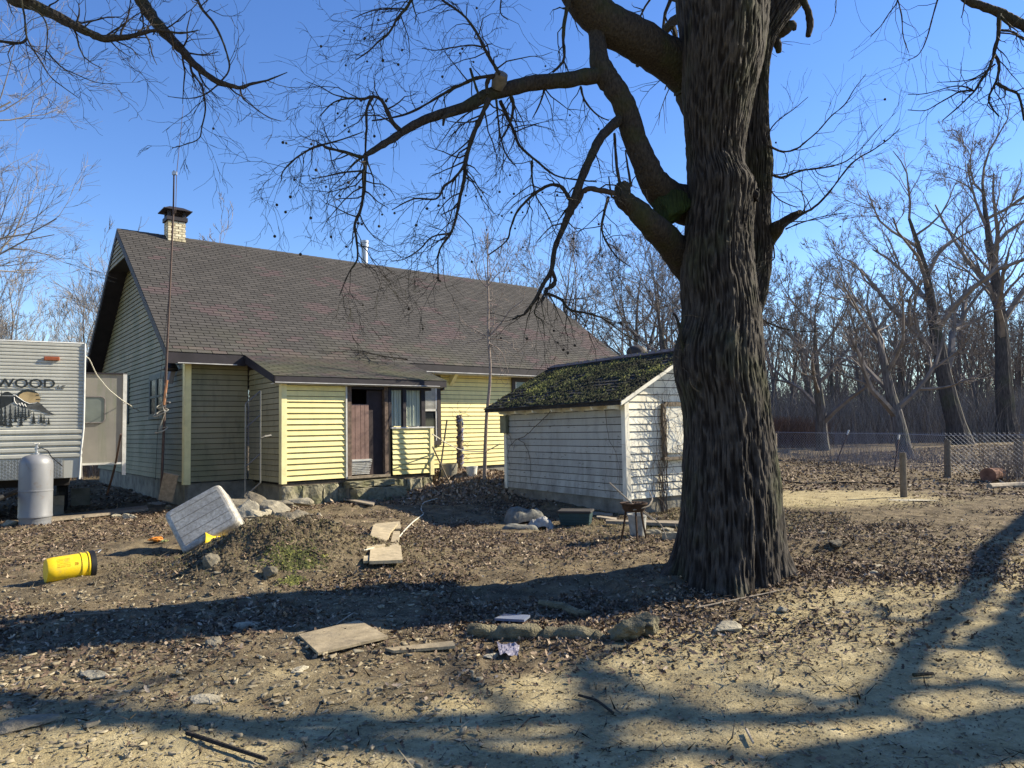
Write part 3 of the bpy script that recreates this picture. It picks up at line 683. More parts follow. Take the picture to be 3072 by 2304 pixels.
for i in range(nr_):
    x0 = -EO-.02+(RP+EO)*i/nr_; z0 = ZEs-.01+(3.20-ZEs)*i/nr_; dx = (RP+EO)/nr_*1.05; dz = (3.2-ZEs)/nr_*1.05; y = a-.02-g2.uniform(0, .2)
    while y < b:
        e = min(y+.295, b+.02); s_ = max(y, a-.02); y += .30
        if e-s_ < .04: continue
        j = g2.uniform(-.012, .012); h_ = g2.uniform(.014, .03)
        m = M(); m.mesh8([(x0+j, s_, z0+j*.5), (x0+dx, s_, z0+dz), (x0+dx, e, z0+dz), (x0+j, e, z0+j*.5), (x0+j-h_*.4, s_, z0+j*.5+h_), (x0+dx, s_, z0+dz+.004), (x0+dx, e, z0+dz+.004), (x0+j-h_*.4, e, z0+j*.5+h_)])
        m.build('shingle', SRD, sr)
m = M(); m.mesh8([(RP-.2, a-.02, 3.12), (RP+.02, a-.02, 3.205), (RP+.02, b, 3.205), (RP-.2, b, 3.12), (RP-.2, a-.02, 3.15), (RP+.02, a-.02, 3.24), (RP+.02, b, 3.24), (RP-.2, b, 3.15)]); m.build('ridge_flashing', DARK, sr)
m = M(); m.mesh8([(-EO, a-.015, ZEs-.08), (RP, a-.015, 3.12), (RP, a+.02, 3.12), (-EO, a+.02, ZEs-.08), (-EO, a-.015, ZEs+.0), (RP, a-.015, 3.20), (RP, a+.02, 3.20), (-EO, a+.02, ZEs+.0)]); m.build('rake_board', SW2, sr)
m = M(); m.mesh8([(SWd+EO, a-.015, ZEs-.08), (RP+.001, a-.015, 3.12), (RP+.001, a+.02, 3.12), (SWd+EO, a+.02, ZEs-.08), (SWd+EO, a-.015, ZEs+.0), (RP+.001, a-.015, 3.20), (RP+.001, a+.02, 3.20), (SWd+EO, a+.02, ZEs+.0)]); m.build('rake_board', SW2, sr)
# moss cushions
def tufts(N, posf, seed, smin, smax, tintf, name, mat, parent=None, up=Vector((0, 0, 1)), **kw):
    g = nr(seed); pts = posf(g, N); n = len(pts); s = g.uniform(smin, smax, n); V = []; 
    base = np.array([[math.cos(t_), math.sin(t_), 0] for t_ in np.linspace(0, 2*math.pi, 6)[:-1]]+[[0, 0, 1]])
    rot = g.uniform(0, 6.28, n); c, s_ = np.cos(rot), np.sin(rot)
    B = np.repeat(base[None], n, 0)*g.uniform(.6, 1.4, (n, 6, 1))
    X = B[..., 0]*c[:, None]-B[..., 1]*s_[:, None]; Y = B[..., 0]*s_[:, None]+B[..., 1]*c[:, None]
    Vv = np.stack([X, Y, B[..., 2]], -1)*s[:, None, None]+pts[:, None, :]
    Vv[:, 5, :2] += g.uniform(-.5, .5, (n, 2))*s[:, None]
    o = np.arange(n)[:, None, None]*6; Fb = np.array([[i, (i+1) % 5, 5] for i in range(5)])
    Fc = (o+Fb[None]).reshape(-1, 3); tt = np.repeat(tintf(g, pts), 5)
    return npmesh(name, Vv.reshape(-1, 3), Fc, tt, mat, parent, **kw)
def mosspos(g, N):
    x = g.uniform(0, 1, N*3); y = g.uniform(a, b, N*3)
    keep = g.uniform(0, 1, N*3) < np.clip((fbm(x*5, y*2.0, 3, 21)-.36)*4.5, .08, 1)*np.where(x > .82, .25, 1)
    x, y = x[keep][:N], y[keep][:N]
    return np.stack([-EO+x*(RP+EO), y, ZEs+x*(3.2-ZEs)+.008], -1)
tufts(15000, mosspos, 4, .012, .042, lambda g, p: np.clip(g.normal(.36, .24, len(p))+(fbm(p[:, 0]*2.5, p[:, 1]*1.6, 3, 8)-.5)*1.3, 0, 1), 'roof_moss', MOSS, sr, kind='stuff')
# meter box and conduit on the left corner
eb = M(); eb.bb((-.09, 4.14, 1.50), (-.0, 4.40, 1.92)); eb = sbuild(eb, 'meter_box', simple('grey_green_box_paint', (.16, .17, .12), .3, 8, .6), bevel=.01)
# climbing vines
g3 = random.Random(11)
VINE = simple('dead_vine_bark', (.10, .075, .055), .4, 20, .9)
vg = M()
def vine(m, x, z, zt, r, off, drift=0., amp=.05, plane='g'):
    pts = []; n = max(4, int(abs(zt-z)/.11)); xx = x
    for i in range(n+1):
        zz = z+(zt-z)*i/n; xx += g3.gauss(drift/n, amp)
        o_ = off + .02*math.sin(i*1.3+x*9)+g3.uniform(0, .015)
        pts.append((xx, -o_, zz) if plane == 'g' else (-o_, xx, zz))
    m.tube(pts, [r*(1-.7*i/n) for i in range(n+1)], 4)
    return pts
for i in range(9): vine(vg, g3.uniform(.82, 1.0), -.1, g3.uniform(1.8, 2.6), g3.uniform(.008, .016), g3.uniform(.02, .07), g3.uniform(-.1, .2), .018)
for i in range(26):
    P_ = vine(vg, g3.uniform(.2, 1.9), g3.uniform(-.1, .8), g3.uniform(1.2, 2.5), g3.uniform(.003, .007), g3.uniform(.05, .14), g3.uniform(-.5, .5), .05)
for i in range(105):
    x = g3.choice((.9, 1.0, 1.2, 1.5, .6, 1.7))+g3.gauss(0, .2); z = g3.uniform(.2, 2.3)
    p = [(x, -.06, z)]; d = Vector((g3.gauss(0, 1), -abs(g3.gauss(0, .3)), g3.gauss(0, .7)+.2)).normalized(); L_ = g3.uniform(.2, .6)
    for j in range(6):
        d = (d+Vector((g3.gauss(0, .35), g3.gauss(0, .2), g3.gauss(0, .35)-.12))).normalized(); q = Vector(p[-1])+d*L_/6; q.y = min(q.y, -.03); q.x = max(q.x, .02); p.append(tuple(q))
    vg.tube(p, [.0035, .003, .003, .0025, .002, .002, .0015], 3)
sbuild(vg, 'gable_vines', VINE, kind='stuff')
vl = M()
def vpath(pts, r): # (a, z, off)
    P_ = []
    for i in range(len(pts)-1):
        for j in range(4):
            t_ = j/4; P_.append(Vector((-(pts[i][2]*(1-t_)+pts[i+1][2]*t_)+g3.gauss(0, .004), pts[i][0]*(1-t_)+pts[i+1][0]*t_+g3.gauss(0, .006), pts[i][1]*(1-t_)+pts[i+1][1]*t_+g3.gauss(0, .006))))
    P_.append(Vector((-pts[-1][2], pts[-1][0], pts[-1][1]))); vl.tube(P_, [r*(1-.6*i/len(P_)) for i in range(len(P_))], 4)
vpath([(2.2, 2.02, .1), (2.45, 1.86, .09), (2.95, 1.62, .08), (3.3, 1.42, .1), (3.65, 1.35, .12), (3.95, 1.18, .12), (4.05, .95, .1), (4.02, .72, .06)], .012)
vpath([(3.6, 1.36, .1), (3.3, 1.28, .12), (3.12, 1.05, .12), (3.08, .8, .1), (3.12, .5, .08), (3.15, .3, .05)], .010)
vpath([(4.2, 1.55, .05), (3.95, 1.42, .08), (3.86, 1.25, .1), (3.82, 1.1, .08)], .008)
vpath([(.5, 1.95, .03), (.48, 1.6, .04), (.4, 1.35, .05), (.22, 1.1, .04), (.12, .8, .04), (.15, .3, .04)], .008)
for i in range(14):
    y = g3.choice((.1, .3, 3.9, 3.0)); P_ = vine(vl, y+g3.gauss(0, .08), g3.uniform(.2, 1.5), g3.uniform(.3, 1.8), .003, .03, 0, .03, 'l')
sbuild(vl, 'wall_vines', VINE, kind='stuff')

# ================================================================== TRAILER
tx = Vector((-7.86, 13.2, 0)); TY = math.radians(31)
trailer = thing('travel_trailer', 'white ribbed travel trailer with mountain and pine graphic and a slide-out, at the left edge', 'travel trailer', tx, TY)
# local: x to the left is negative along the front, y goes back
k = Mat('trailer_aluminium', .42, .0, .5); n = k.noise(1.2, 5, k.co('World', (1, 1, .5))); n2 = k.noise(9, 6, k.co('World', (1, 1, .2)), .7)
c = k.ramp(n, [(.35, (.38, .37, .32)), (.7, (.54, .525, .45))]); c = k.mix(k.g(.5, .8, n2, 0, .4), c, (.30, .29, .24)); k.col(c); TALU = k.m
k = Mat('dirty_trailer_panel', .7, 0, .2); n = k.noise(1.5, 5); n2 = k.noise(5, 6, k.co('World', (1.5, 1.5, .12)), .7)
c = k.ramp(n, [(.3, (.17, .16, .145)), (.7, (.24, .225, .20))]); c = k.mix(k.g(.52, .7, n2, 0, .6), c, (.13, .155, .10)); k.col(c); TPAN = k.m
PLATE = simple('diamond_plate', (.32, .30, .27), .2, 5, .35, .7, .1, .003)
prof = []; zt, zb = 3.30, .87
z = zt
while z > 1.80: prof += [(-.002, z), (-.016, z-.012), (-.016, z-.044), (-.002, z-.056)]; z -= .062
for i in range(5): prof += [(-.004, z), (-.035, z-.02), (-.035, z-.07), (-.004, z-.095)]; z -= .108
m = M(); TWD = 2.44
for i in range(len(prof)-1):
    (y0, z0), (y1, z1) = prof[i], prof[i+1]; m.poly([(-TWD, y0, z0), (0, y0, z0), (0, y1, z1), (-TWD, y1, z1)][::-1])
m.build('ribbed_front', TALU, trailer)
m = M(); m.bb((-TWD, 0, .92), (0, 5.8, zt-.01)); m.build('body', TALU, trailer)
pl = M(); pl.bb((-TWD, -.012, zb), (-.28, -.001, 1.24)); pl = pl.build('plate_panel', PLATE, trailer)
m = M(); g4 = random.Random(2)
for i in range(11):
    for j in range(30):
        x = -.32-j*.045; z = .90+i*.031; s_ = 1 if (i+j) % 2 else -1; m.box((x, -.016, z), (.036, .010, .012), Euler((0, s_*.7, 0)))
m.build('plate_lozenges', GALV, pl, kind='stuff')
m = M(); m.bb((-.28, -.01, zb), (-.0, -.001, 1.26)); m.build('corner_panel', TALU, trailer)
m = M(); m.tube([(.012, -.02, zt+.01), (.014, -.02, 2.2), (.012, -.02, 1.75), (-.02, -.02, 1.35), (-.04, -.02, zb-.03)], .02, 6); m.build('edge_moulding', WHITE, trailer)
m = M(); m.tube([(0, 0, zt+.012), (-TWD, 0, zt+.012)], .018, 6); m.build('top_moulding', WHITE, trailer)
ml = M(); ml.bb((-.62, -.05, 2.98), (-.38, -.015, 3.05)); ml.build('marker_light', simple('amber_lens', (.30, .08, .03), .2, 9, .3, 0, 0), trailer, bevel=.012)
# printed graphic: sun, mountains, pines
INK = simple('dark_green_ink', (.022, .026, .026), .3, 12, .5, 0, 0); INKG = simple('mid_grey_ink', (.07, .07, .065), .5, 9, .5, 0, 0); INKB = simple('grey_fade_ink', (.26, .26, .23), .5, 7, .5, 0, 0); TAN = simple('tan_sun_ink', (.36, .26, .13), .3, 5, .5, 0, 0)
def T2(px, py):     # from a photo position to the trailer front plane
    d = ray(px, py); n_ = Vector((math.sin(TY), -math.cos(TY), 0)); t_ = (tx-OC).dot(n_)/d.dot(n_); P = OC+d*t_-tx
    return (P.x*math.cos(TY)+P.y*math.sin(TY), P.z)
def flat(px, off, name, mt, par): m = M(); pts = [T2(*p) for p in px]; m.poly([(p[0], -off, p[1]) for p in pts]); return m.build(name, mt, par)
I7 = lambda x, y: (x/2.765, 1000+y/2.765)
gr_ = M(); p0_ = [I7(*p) for p in ((132, 520), (150, 495), (185, 472), (235, 465), (285, 478), (320, 500), (335, 540), (330, 572), (290, 575), (250, 580), (200, 558), (160, 535))]
q_ = [T2(*p) for p in p0_]; gr_.poly([(p[0], -.020, p[1]) for p in q_]); gr_ = gr_.build('front_graphic', TAN, trailer)
flat([I7(*p) for p in ((132, 520), (150, 495), (185, 472), (235, 465), (285, 478), (318, 498), (280, 492), (235, 484), (195, 490), (165, 508), (150, 530))], .0215, 'graphic_ink', INK, gr_)
flat([I7(*p) for p in ((-30, 540), (15, 510), (40, 487), (68, 484), (88, 494), (112, 512), (132, 518), (125, 560), (60, 600), (-30, 640))], .022, 'graphic_ink', INK, gr_)
flat([I7(*p) for p in ((128, 512), (165, 535), (200, 560), (240, 578), (290, 575), (310, 566), (340, 585), (380, 625), (420, 655), (468, 684), (400, 668), (330, 640), (260, 625), (180, 620), (110, 560))], .0225, 'graphic_ink', INKG, gr_)
flat([I7(*p) for p in ((-30, 600), (60, 580), (130, 590), (250, 622), (262, 660), (200, 700), (100, 700), (-30, 740))], .021, 'graphic_fade', INKB, gr_)
for (x, yt, yb, w) in ((12, 470, 770, 34), (45, 560, 775, 30), (88, 585, 780, 34), (130, 600, 740, 26), (175, 640, 770, 30), (212, 600, 725, 24), (240, 630, 700, 20), (280, 650, 752, 34), (340, 660, 745, 26), (366, 672, 750, 22), (404, 696, 758, 24), (190, 590, 700, 18), (155, 590, 700, 22)):
    P_ = []; n_ = 6
    for i in range(n_): t_ = i/n_; t2 = (i+1)/n_; P_ += [(x+w*.62*t_*.5, yt+(yb-yt)*t_), (x+w*.62*t2+2, yt+(yb-yt)*(t2-.02))]
    Q_ = [(2*x-p[0], p[1]) for p in P_[::-1]]; flat([I7(*p) for p in [(x, yt-6)]+P_+Q_], .0235, 'graphic_pine', INK, gr_)
for pts in (((130, 516), (165, 540), (200, 565), (245, 584), (290, 580), (308, 570)), ((118, 530), (120, 560), (135, 585), (150, 590), (158, 580), (168, 600), (180, 575), (195, 605), (205, 585), (218, 610))):
    m = M()
    for (a_, b_) in zip(pts[:-1], pts[1:]): A_, B_ = T2(*I7(*a_)), T2(*I7(*b_)); m.tube([(A_[0], -.025, A_[1]), (B_[0], -.025, B_[1])], .006, 4)
    m.build('graphic_line', WHITE, gr_, kind='stuff')
for ya in (515, 549): flat([I7(*p) for p in ((300, ya-4), (400 if ya > 530 else 362, ya), (300, ya+3))], .0235, 'graphic_ink', INK, gr_)
for ya in (519,): flat([I7(*p) for p in ((-30, ya-2), (130, ya-2), (130, ya+1), (-30, ya+1))], .0232, 'graphic_fade', WHITE, gr_)
def text(txt, x0, z0, h, width, off, mat, name, par, shear=0., rot=None, loc=None):
    cu_ = bpy.data.curves.new('t', 'FONT'); cu_.body = txt; cu_.size = 1; cu_.extrude = .002; cu_.offset = .012; cu_.shear = shear
    o_ = bpy.data.objects.new('t', cu_); COL.objects.link(o_); dg = bpy.context.evaluated_depsgraph_get(); dg.update()
    me = bpy.data.meshes.new_from_object(o_.evaluated_get(dg)); bpy.data.objects.remove(o_)
    co_ = np.empty(len(me.vertices)*3); me.vertices.foreach_get('co', co_); co_ = co_.reshape(-1, 3); mn, mx = co_.min(0), co_.max(0)
    co_[:, 0] = (co_[:, 0]-mn[0])/(mx[0]-mn[0])*width; co_[:, 1] = (co_[:, 1]-mn[1])/(mx[1]-mn[1])*h
    V = np.stack([x0+co_[:, 0], -off-co_[:, 2], z0+co_[:, 1]], -1); me.vertices.foreach_set('co', V.ravel()); me.materials.clear(); me.materials.append(mat); me.update()
    return put(name, me, par)
A_, B_ = T2(*I7(-40, 448)), T2(*I7(456, 450)); text('WOOD', A_[0], A_[1], .158, B_[0]-A_[0], .022, INK, 'lettering', trailer)
A_, B_ = T2(*I7(470, 461)), T2(*I7(545, 463)); text('LE', A_[0], A_[1], .068, B_[0]-A_[0], .022, INKG, 'lettering', trailer, .3)
A_ = T2(*I7(-20, 456)); m = M(); m.bb((A_[0], -.023, A_[1]-.006), (-.45, -.018, A_[1]+.003)); m.build('graphic_rule', INKB, trailer)
# slide-out box behind, on the right side
def TR(px, py, yl):   # local point on plane y=yl of the trailer frame
    d = ray(px, py); n_ = Vector((-math.sin(TY), math.cos(TY), 0)); t_ = ((tx-OC).dot(n_)+yl)/d.dot(n_); P = OC+d*t_-tx
    return Vector((P.x*math.cos(TY)+P.y*math.sin(TY), yl, P.z))
YS = 1.7; A_ = TR(378, 1124, YS); B_ = TR(240, 1392, YS)
so_ = M(); so_.bb((-.1, YS, B_.z), (A_.x, YS+2.4, A_.z)); so_ = so_.build('slide_out', TPAN, trailer)
m = M(); C_ = TR(377, 1424, YS); m.bb((A_.x-.05, YS-.03, C_.z), (A_.x+.02, YS-.001, A_.z+.02)); m.build('slide_out_trim', WHITE, so_)
m = M(); m.bb((-.1, YS-.03, A_.z), (A_.x+.02, YS+2.4, A_.z+.03)); m.build('slide_out_roof_edge', DARK, so_); m = M(); m.bb((-.1, YS-.025, B_.z-.03), (A_.x-.05, YS-.001, B_.z+.01)); m.build('slide_out_bottom_rail', WHITE, so_)
w1, w2 = TR(240, 1190, YS-.01), TR(314, 1268, YS-.01)
def rrect(m, x0, x1, z0, z1, r, y, hole=None):
    P_ = []
    for cx_, cz_, a0 in ((x1-r, z1-r, 0), (x0+r, z1-r, 90), (x0+r, z0+r, 180), (x1-r, z0+r, 270)):
        for i in range(5): t_ = math.radians(a0+i*22.5); P_.append((cx_+r*math.cos(t_), y, cz_+r*math.sin(t_)))
    return P_
P_ = rrect(None, w1.x, w2.x, w2.z, w1.z, .08, YS-.016); wn = M(); wn.poly(P_[::-1]); wn.poly([(p[0], YS-.001, p[2]) for p in P_]); wn = wn.build('slide_out_window', simple('grey_tinted_glass', (.11, .125, .12), .2, 3, .15, 0, 0), so_)
m = M(); m.tube([(p[0], YS-.02, p[2]) for p in P_+P_[:1]], .014, 5); m.build('window_gasket', simple('grey_gasket', (.13, .12, .12), .2), wn)
# chassis, wheel, tongue jack
m = M(); m.bb((-TWD+.2, .3, .72), (-.2, 5.7, .90)); m.build('chassis', INSIDE, trailer)
for yy in (3.2, 4.1):
    for xx in (-.35, -TWD+.15):
        m = M(); w_ = M(); w_.lathe([(.18, -.1), (.30, -.1), (.34, -.06), (.34, .06), (.30, .1), (.18, .1)], 24); o_ = w_.build('wheel', BLACK, trailer, loc=(xx, yy, .36), rot=(0, math.pi/2, 0)); r_ = M(); r_.lathe([(0, .04), (.12, .04), (.18, .08)], 16); r_.build('rim', GALV, o_)
m = M(); m.tube([(-.5, .4, .85), (-1.22, -1.25, .62)], .045, 6); m.tube([(-TWD+.5, .4, .85), (-1.24, -1.25, .62)], .045, 6); m.build('tongue', BLACK, trailer, kind='stuff')
m = M(); m.tube([(-1.25, -.95, .05), (-1.25, -.95, 1.0)], .04, 8); m.build('tongue_jack', GALV, trailer)
for xx in (-.5, -1.9):
    m = M(); m.tube([(xx, 1.2, .85), (xx, 1.2, .1)], .03, 6); m.build('stabiliser_leg', BLACK, trailer)
for i, (xx, yy) in enumerate(((-.5, 2.4), (.0, 4.6))):
    for j in range(2): m = M(); m.bb((xx-.2, yy-.1, j*.2), (xx+.2, yy+.1, j*.2+.195)); m.build('support_block', CONC, trailer)

# ---- cable from the trailer to the house
def world_curve(pts, r, n=6, sag=0):
    P_ = []
    for i in range(len(pts)-1):
        for j in range(8): t_ = j/8; P_.append(Vector(pts[i]).lerp(Vector(pts[i+1]), t_))
    P_.append(Vector(pts[-1])); N_ = len(P_)
    for _ in range(3):
        P_ = [P_[0]]+[(P_[i-1]+P_[i]*2+P_[i+1])/4 for i in range(1, N_-1)]+[P_[-1]]
    m = M(); m.tube(P_, r, n); return m
m = world_curve([W(250, 1065, 13.25), W(268, 1076, 13.35), W(290, 1125, 13.6), W(325, 1168, 13.9), W(365, 1200, 14.3), W(384, 1212, 15.5), W(420, 1235, 18.0)], .009, 5)
tag(m.build('power_cable', ROPE), 'pale cable drooping from the trailer roof towards the house gable', 'cable')

# ---- propane tank
def stand(px, py): P = G(px, py); return P
P = W(105, 1572, 12.1); P.z = hg(P.x, P.y)-.01
tank = thing('gas_cylinder', 'tall grey propane cylinder standing in front of the trailer', 'gas cylinder', P)
k = Mat('grey_tank_paint', .5, .2, .4); n = k.noise(2.5, 5, k.co('World', (1, 1, .5))); k.col(k.mix(k.g(.62, .8, k.noise(9, 5)), k.ramp(n, [(.3, (.15, .153, .16)), (.7, (.215, .218, .225))]), (.16, .12, .09))); k.bump(k.noise(3, 3), .15, .01); TNK = k.m
r = .245
m = M(); m.lathe([(0, .02), (r-.02, .02), (r-.01, .12), (r+.004, .13), (r+.004, .16), (r, .17), (r, .55), (r+.004, .555), (r+.004, .575), (r, .58), (r, 1.0), (r-.012, 1.06), (r-.045, 1.115), (r-.1, 1.15), (r-.18, 1.168), (0, 1.172)], 40); m.build('cylinder_body', TNK, tank, smooth=True)
m = M(); m.lathe([(r-.03, 0), (r-.015, 0), (r-.015, .09), (r-.03, .09)], 32); m.build('foot_ring', TNK, tank)
m = M(); m.lathe([(0, 1.16), (.045, 1.16), (.045, 1.19), (.02, 1.2), (.02, 1.24), (.03, 1.25), (.03, 1.29), (.015, 1.3), (.015, 1.33), (0, 1.33)], 12); m.build('valve_body', GALV, tank)
m = M()
for i in range(6): t_ = i*math.pi/3; m.tube([(0, 0, 1.335), (.04*math.cos(t_), .04*math.sin(t_), 1.345)], .010, 5)
m.build('valve_wheel', WHITE, tank)
m = M(); m.tube([(.02, -.01, 1.26), (.1, -.02, 1.27), (.19, 0, 1.22), (.22, .04, 1.12), (.25, .3, .95)], .008, 6); m.build('gas_hose', BLACK, tank)

# ---- yellow bucket on its side
k = Mat('yellow_bucket_plastic', .45, 0, .4); k.col(k.mix(k.g(.5, .72, k.noise(14, 6, rough=.7), 0, .55), (.74, .50, .012), (.30, .22, .08))); YB = k.m
A_ = G(135, 1750); B_ = G(268, 1718); ax_ = (B_-A_); ax_.z = 0; Lb = .44; ax_.normalize()
bq = Vector((0, 0, 1)); bx = thing('yellow_bucket', 'yellow plastic bucket with black lid lying on its side in the dirt', 'bucket', (A_.x, A_.y, hg(A_.x, A_.y)+.135))
bx.rotation_euler = (ax_+Vector((0, 0, .0))).to_track_quat('Z', 'Y').to_euler(); Lb = .47
m = M(); m.lathe([(0, 0), (.125, 0), (.132, .008), (.14, .08), (.150, Lb-.14), (.158, Lb-.138), (.158, Lb-.118), (.151, Lb-.116), (.152, Lb-.07), (.162, Lb-.068), (.162, Lb-.055), (.154, Lb-.053), (.156, Lb-.02)], 40); m.build('bucket_body', YB, bx, smooth=True)
m = M(); m.lathe([(.157, Lb-.05), (.168, Lb-.045), (.170, Lb+.0), (.160, Lb+.008), (.15, Lb+.012), (.14, Lb+.003), (0, Lb+.003)], 40); m.build('bucket_lid', BLACK, bx, smooth=True)
def cyl_pt(ang, z, r): return (r*math.cos(ang), r*math.sin(ang), z)
m = M(); m.tube([cyl_pt(math.pi*(.35+.3*i/10), Lb+.03+.05*math.sin(i/10*math.pi), .165) for i in range(11)], .005, 5); m.build('wire_handle', GALV, bx)
# label print: rows of tiny words on the bucket's side facing the camera
inv = bx.rotation_euler.to_matrix().transposed()
tc = inv @ Vector((.55, -.75, .55)); a0 = math.atan2(tc.y, tc.x)
ORG = simple('orange_label_ink', (.30, .13, .01), .1, 9, .5, 0, 0)
def curved_text(txt, ac, z0, h, w, mt, rt=.1515, flip=False, vert=False):
    o_ = text(txt, 0, 0, 1, 1, 0, mt, 'label_print', bx); me = o_.data
    co_ = np.empty(len(me.vertices)*3); me.vertices.foreach_get('co', co_); co_ = co_.reshape(-1, 3); X = co_[:, 0]; Yv = co_[:, 2]
    if vert: zz = z0+(1-Yv)*h; aa = ac + (X-.5)*w/.15 if not flip else ac-(X-.5)*w/.15
    else: zz = z0+X*w; aa = ac+(Yv-.5)*h/.15
    rr = .1405+(zz-.08)*(.0125/.26)+.0025
    me.vertices.foreach_set('co', np.stack([rr*np.cos(aa), rr*np.sin(aa), zz], -1).ravel()); me.update()
for i, t_ in enumerate(('CAUTION', 'KEEP DRY', 'DO NOT STACK', 'STORE UPRIGHT', 'NET CONTENTS', 'RESEAL LID')):
    curved_text(t_, a0-.42+i*.13, .09, .008, .13, ORG)
curved_text('20', a0+.12, .26, .03, .035, ORG)

# ---- big weathered tub tipped on the mound
k = Mat('weathered_white_plastic', .75, 0, .25); n = k.noise(2, 6, k.co('Object'), .7); n2 = k.noise(22, 5, k.co('Object'), .7)
c = k.ramp(n, [(.35, (.34, .315, .275)), (.65, (.58, .55, .48))]); c = k.mix(k.g(.38, .62, n2, 0, .7), c, (.22, .20, .165)); k.col(c); k.bump(n2, .15, .003); TUB = k.m
P1, P2, P3, P4 = (549, 1659), (726, 1560), (650, 1449), (487, 1542)     # bottom, right, top, left corners of the big face
dt = 9.6
cs = [W(*P1, dt-.05), W(*P2, dt+.18), W(*P3, dt+.42), W(*P4, dt+.15)]
ex = ((cs[1]-cs[0])+(cs[2]-cs[3]))/2; ey = ((cs[3]-cs[0])+(cs[2]-cs[1]))/2
wx, wy = ex.length, ey.length; ex.normalize(); ey = (ey-ex*ey.dot(ex)).normalized(); ez = ex.cross(ey); cc_ = sum(cs, Vector())/4
tub = thing('plastic_tub', 'big dirty white plastic tub tipped up on the dirt mound', 'tub'); tub.matrix_world = Matrix(((ex.x, ey.x, ez.x, cc_.x), (ex.y, ey.y, ez.y, cc_.y), (ex.z, ey.z, ez.z, cc_.z), (0, 0, 0, 1)))
# superellipse box, base face at local +z towards the camera
m = M(); nu = 48
def ring(sx, sy, z, e=.16):
    r_ = []
    for i in range(nu):
        t_ = 2*math.pi*i/nu; c_, s_ = math.cos(t_), math.sin(t_); r_.append((sx*math.copysign(abs(c_)**e, c_), sy*math.copysign(abs(s_)**e, s_), z))
    return r_
lv = [(.84, .0), (.92, -.004), (.97, -.015), (1.0, -.045), (1.0, -.07), (1.012, -.075), (1.012, -.09), (1.0, -.095), (1.004, -.13), (1.016, -.135), (1.016, -.15), (1.004, -.155), (1.01, -.20), (1.022, -.205), (1.022, -.24), (1.01, -.245), (1.01, -.36), (1.04, -.365), (1.04, -.40), (.97, -.40), (.93, -.05)]
for i, (s_, z) in enumerate(lv): m.v += ring(wx/2*s_, wy/2*s_, z)
for i in range(len(lv)-1):
    for j in range(nu): j2 = (j+1) % nu; m.f.append((i*nu+j, (i+1)*nu+j, (i+1)*nu+j2, i*nu+j2)); m.t.append(.5)
m.f.append(tuple(range(nu))); m.t.append(.5)
m.build('tub_shell', TUB, tub)
for i in range(5):
    yy = wy*(-.36+i*.18); m = M(); m.bb((-wx*.42, yy-.0035, .0005), (wx*.42, yy+.0035, .004)); m.build('moulded_rib', simple('rib_dirt', (.22, .205, .18), .3, 20), tub)
# second pail squashed under it, and orange scraps
P = G(640, 1628); P = W(640, 1628, 9.75)
pail = thing('yellow_pail', 'second yellow pail mostly hidden beneath the tipped white tub', 'pail', (P.x, P.y, P.z-.02)); pail.rotation_euler = (1.35, .2, -1.0)
m = M(); m.lathe([(0, 0), (.11, 0), (.12, .01), (.135, .26), (.142, .262), (.142, .28), (.13, .28), (.118, .02), (0, .02)], 28, (0, 0, -.14)); m.build('pail_body', YB, pail, smooth=True)
m = M(); m.tube([(.14*math.cos(t_), .14*math.sin(t_), .1-.12*abs(math.sin(t_))) for t_ in [math.pi*i/12 for i in range(13)]], .004, 5); m.build('pail_handle', GALV, pail)
P = G(463, 1626)
m = M(); m.blob((P.x, P.y, P.z+.04), (.12, .09, .045), 4, 3, .8); tag(m.build('deflated_ball', simple('orange_rubber', (.62, .22, .03), .25, 8, .6), smooth=True), 'flattened orange ball lying beside the tipped tub', 'ball')
P = G(492, 1630)
m = M(); m.blob((P.x, P.y, P.z+.03), (.07, .05, .03), 9, 2, .9); tag(m.build('plastic_scrap', simple('pale_green_plastic', (.42, .42, .16), .25, 8, .6)), 'pale yellow green plastic scrap right of the orange ball', 'scrap')

# ================================================================== TREES
def grow(m, g, p, d, L_, r, lv, mx, wig=.18, upb=.02, ratio=.62, nch=(3, 5), spread=.75, minr=.004, segs=5, sides=5, tips=None, t=.5, start=.25):
    pts = [Vector(p)]; rr = [r]; d = Vector(d).normalized(); ds = [d]
    n = max(3, segs-(lv//2))
    for i in range(n):
        d = (d+Vector((g.gauss(0, wig), g.gauss(0, wig), g.gauss(0, wig)+upb))).normalized()
        pts.append(pts[-1]+d*(L_/n)); rr.append(max(minr*.6, r*(1-.72*(i+1)/n))); ds.append(d)
    m.tube(pts, rr, max(3, sides-lv), t, cap=False)
    if lv >= mx:
        if tips is not None: tips.append(pts[-1])
        return
    for c_ in range(g.randint(*nch)):
        f_ = g.uniform(start, 1.0)*n; i = min(int(f_), n-1); q = pts[i].lerp(pts[i+1], f_-i); dd = ds[i]
        a, b = frame_for(dd); th = g.uniform(0, 6.283); sp = g.uniform(.5, 1.1)*spread
        nd = (dd*math.cos(sp)+(a*math.cos(th)+b*math.sin(th))*math.sin(sp))
        rad = max(minr, rr[i]*g.uniform(.45, .65)); grow(m, g, q, nd, L_*ratio*g.uniform(.7, 1.15)*(1.1-.35*f_/n), rad, lv+1, mx, wig, upb, ratio, nch, spread, minr, segs, sides, tips, t, start)

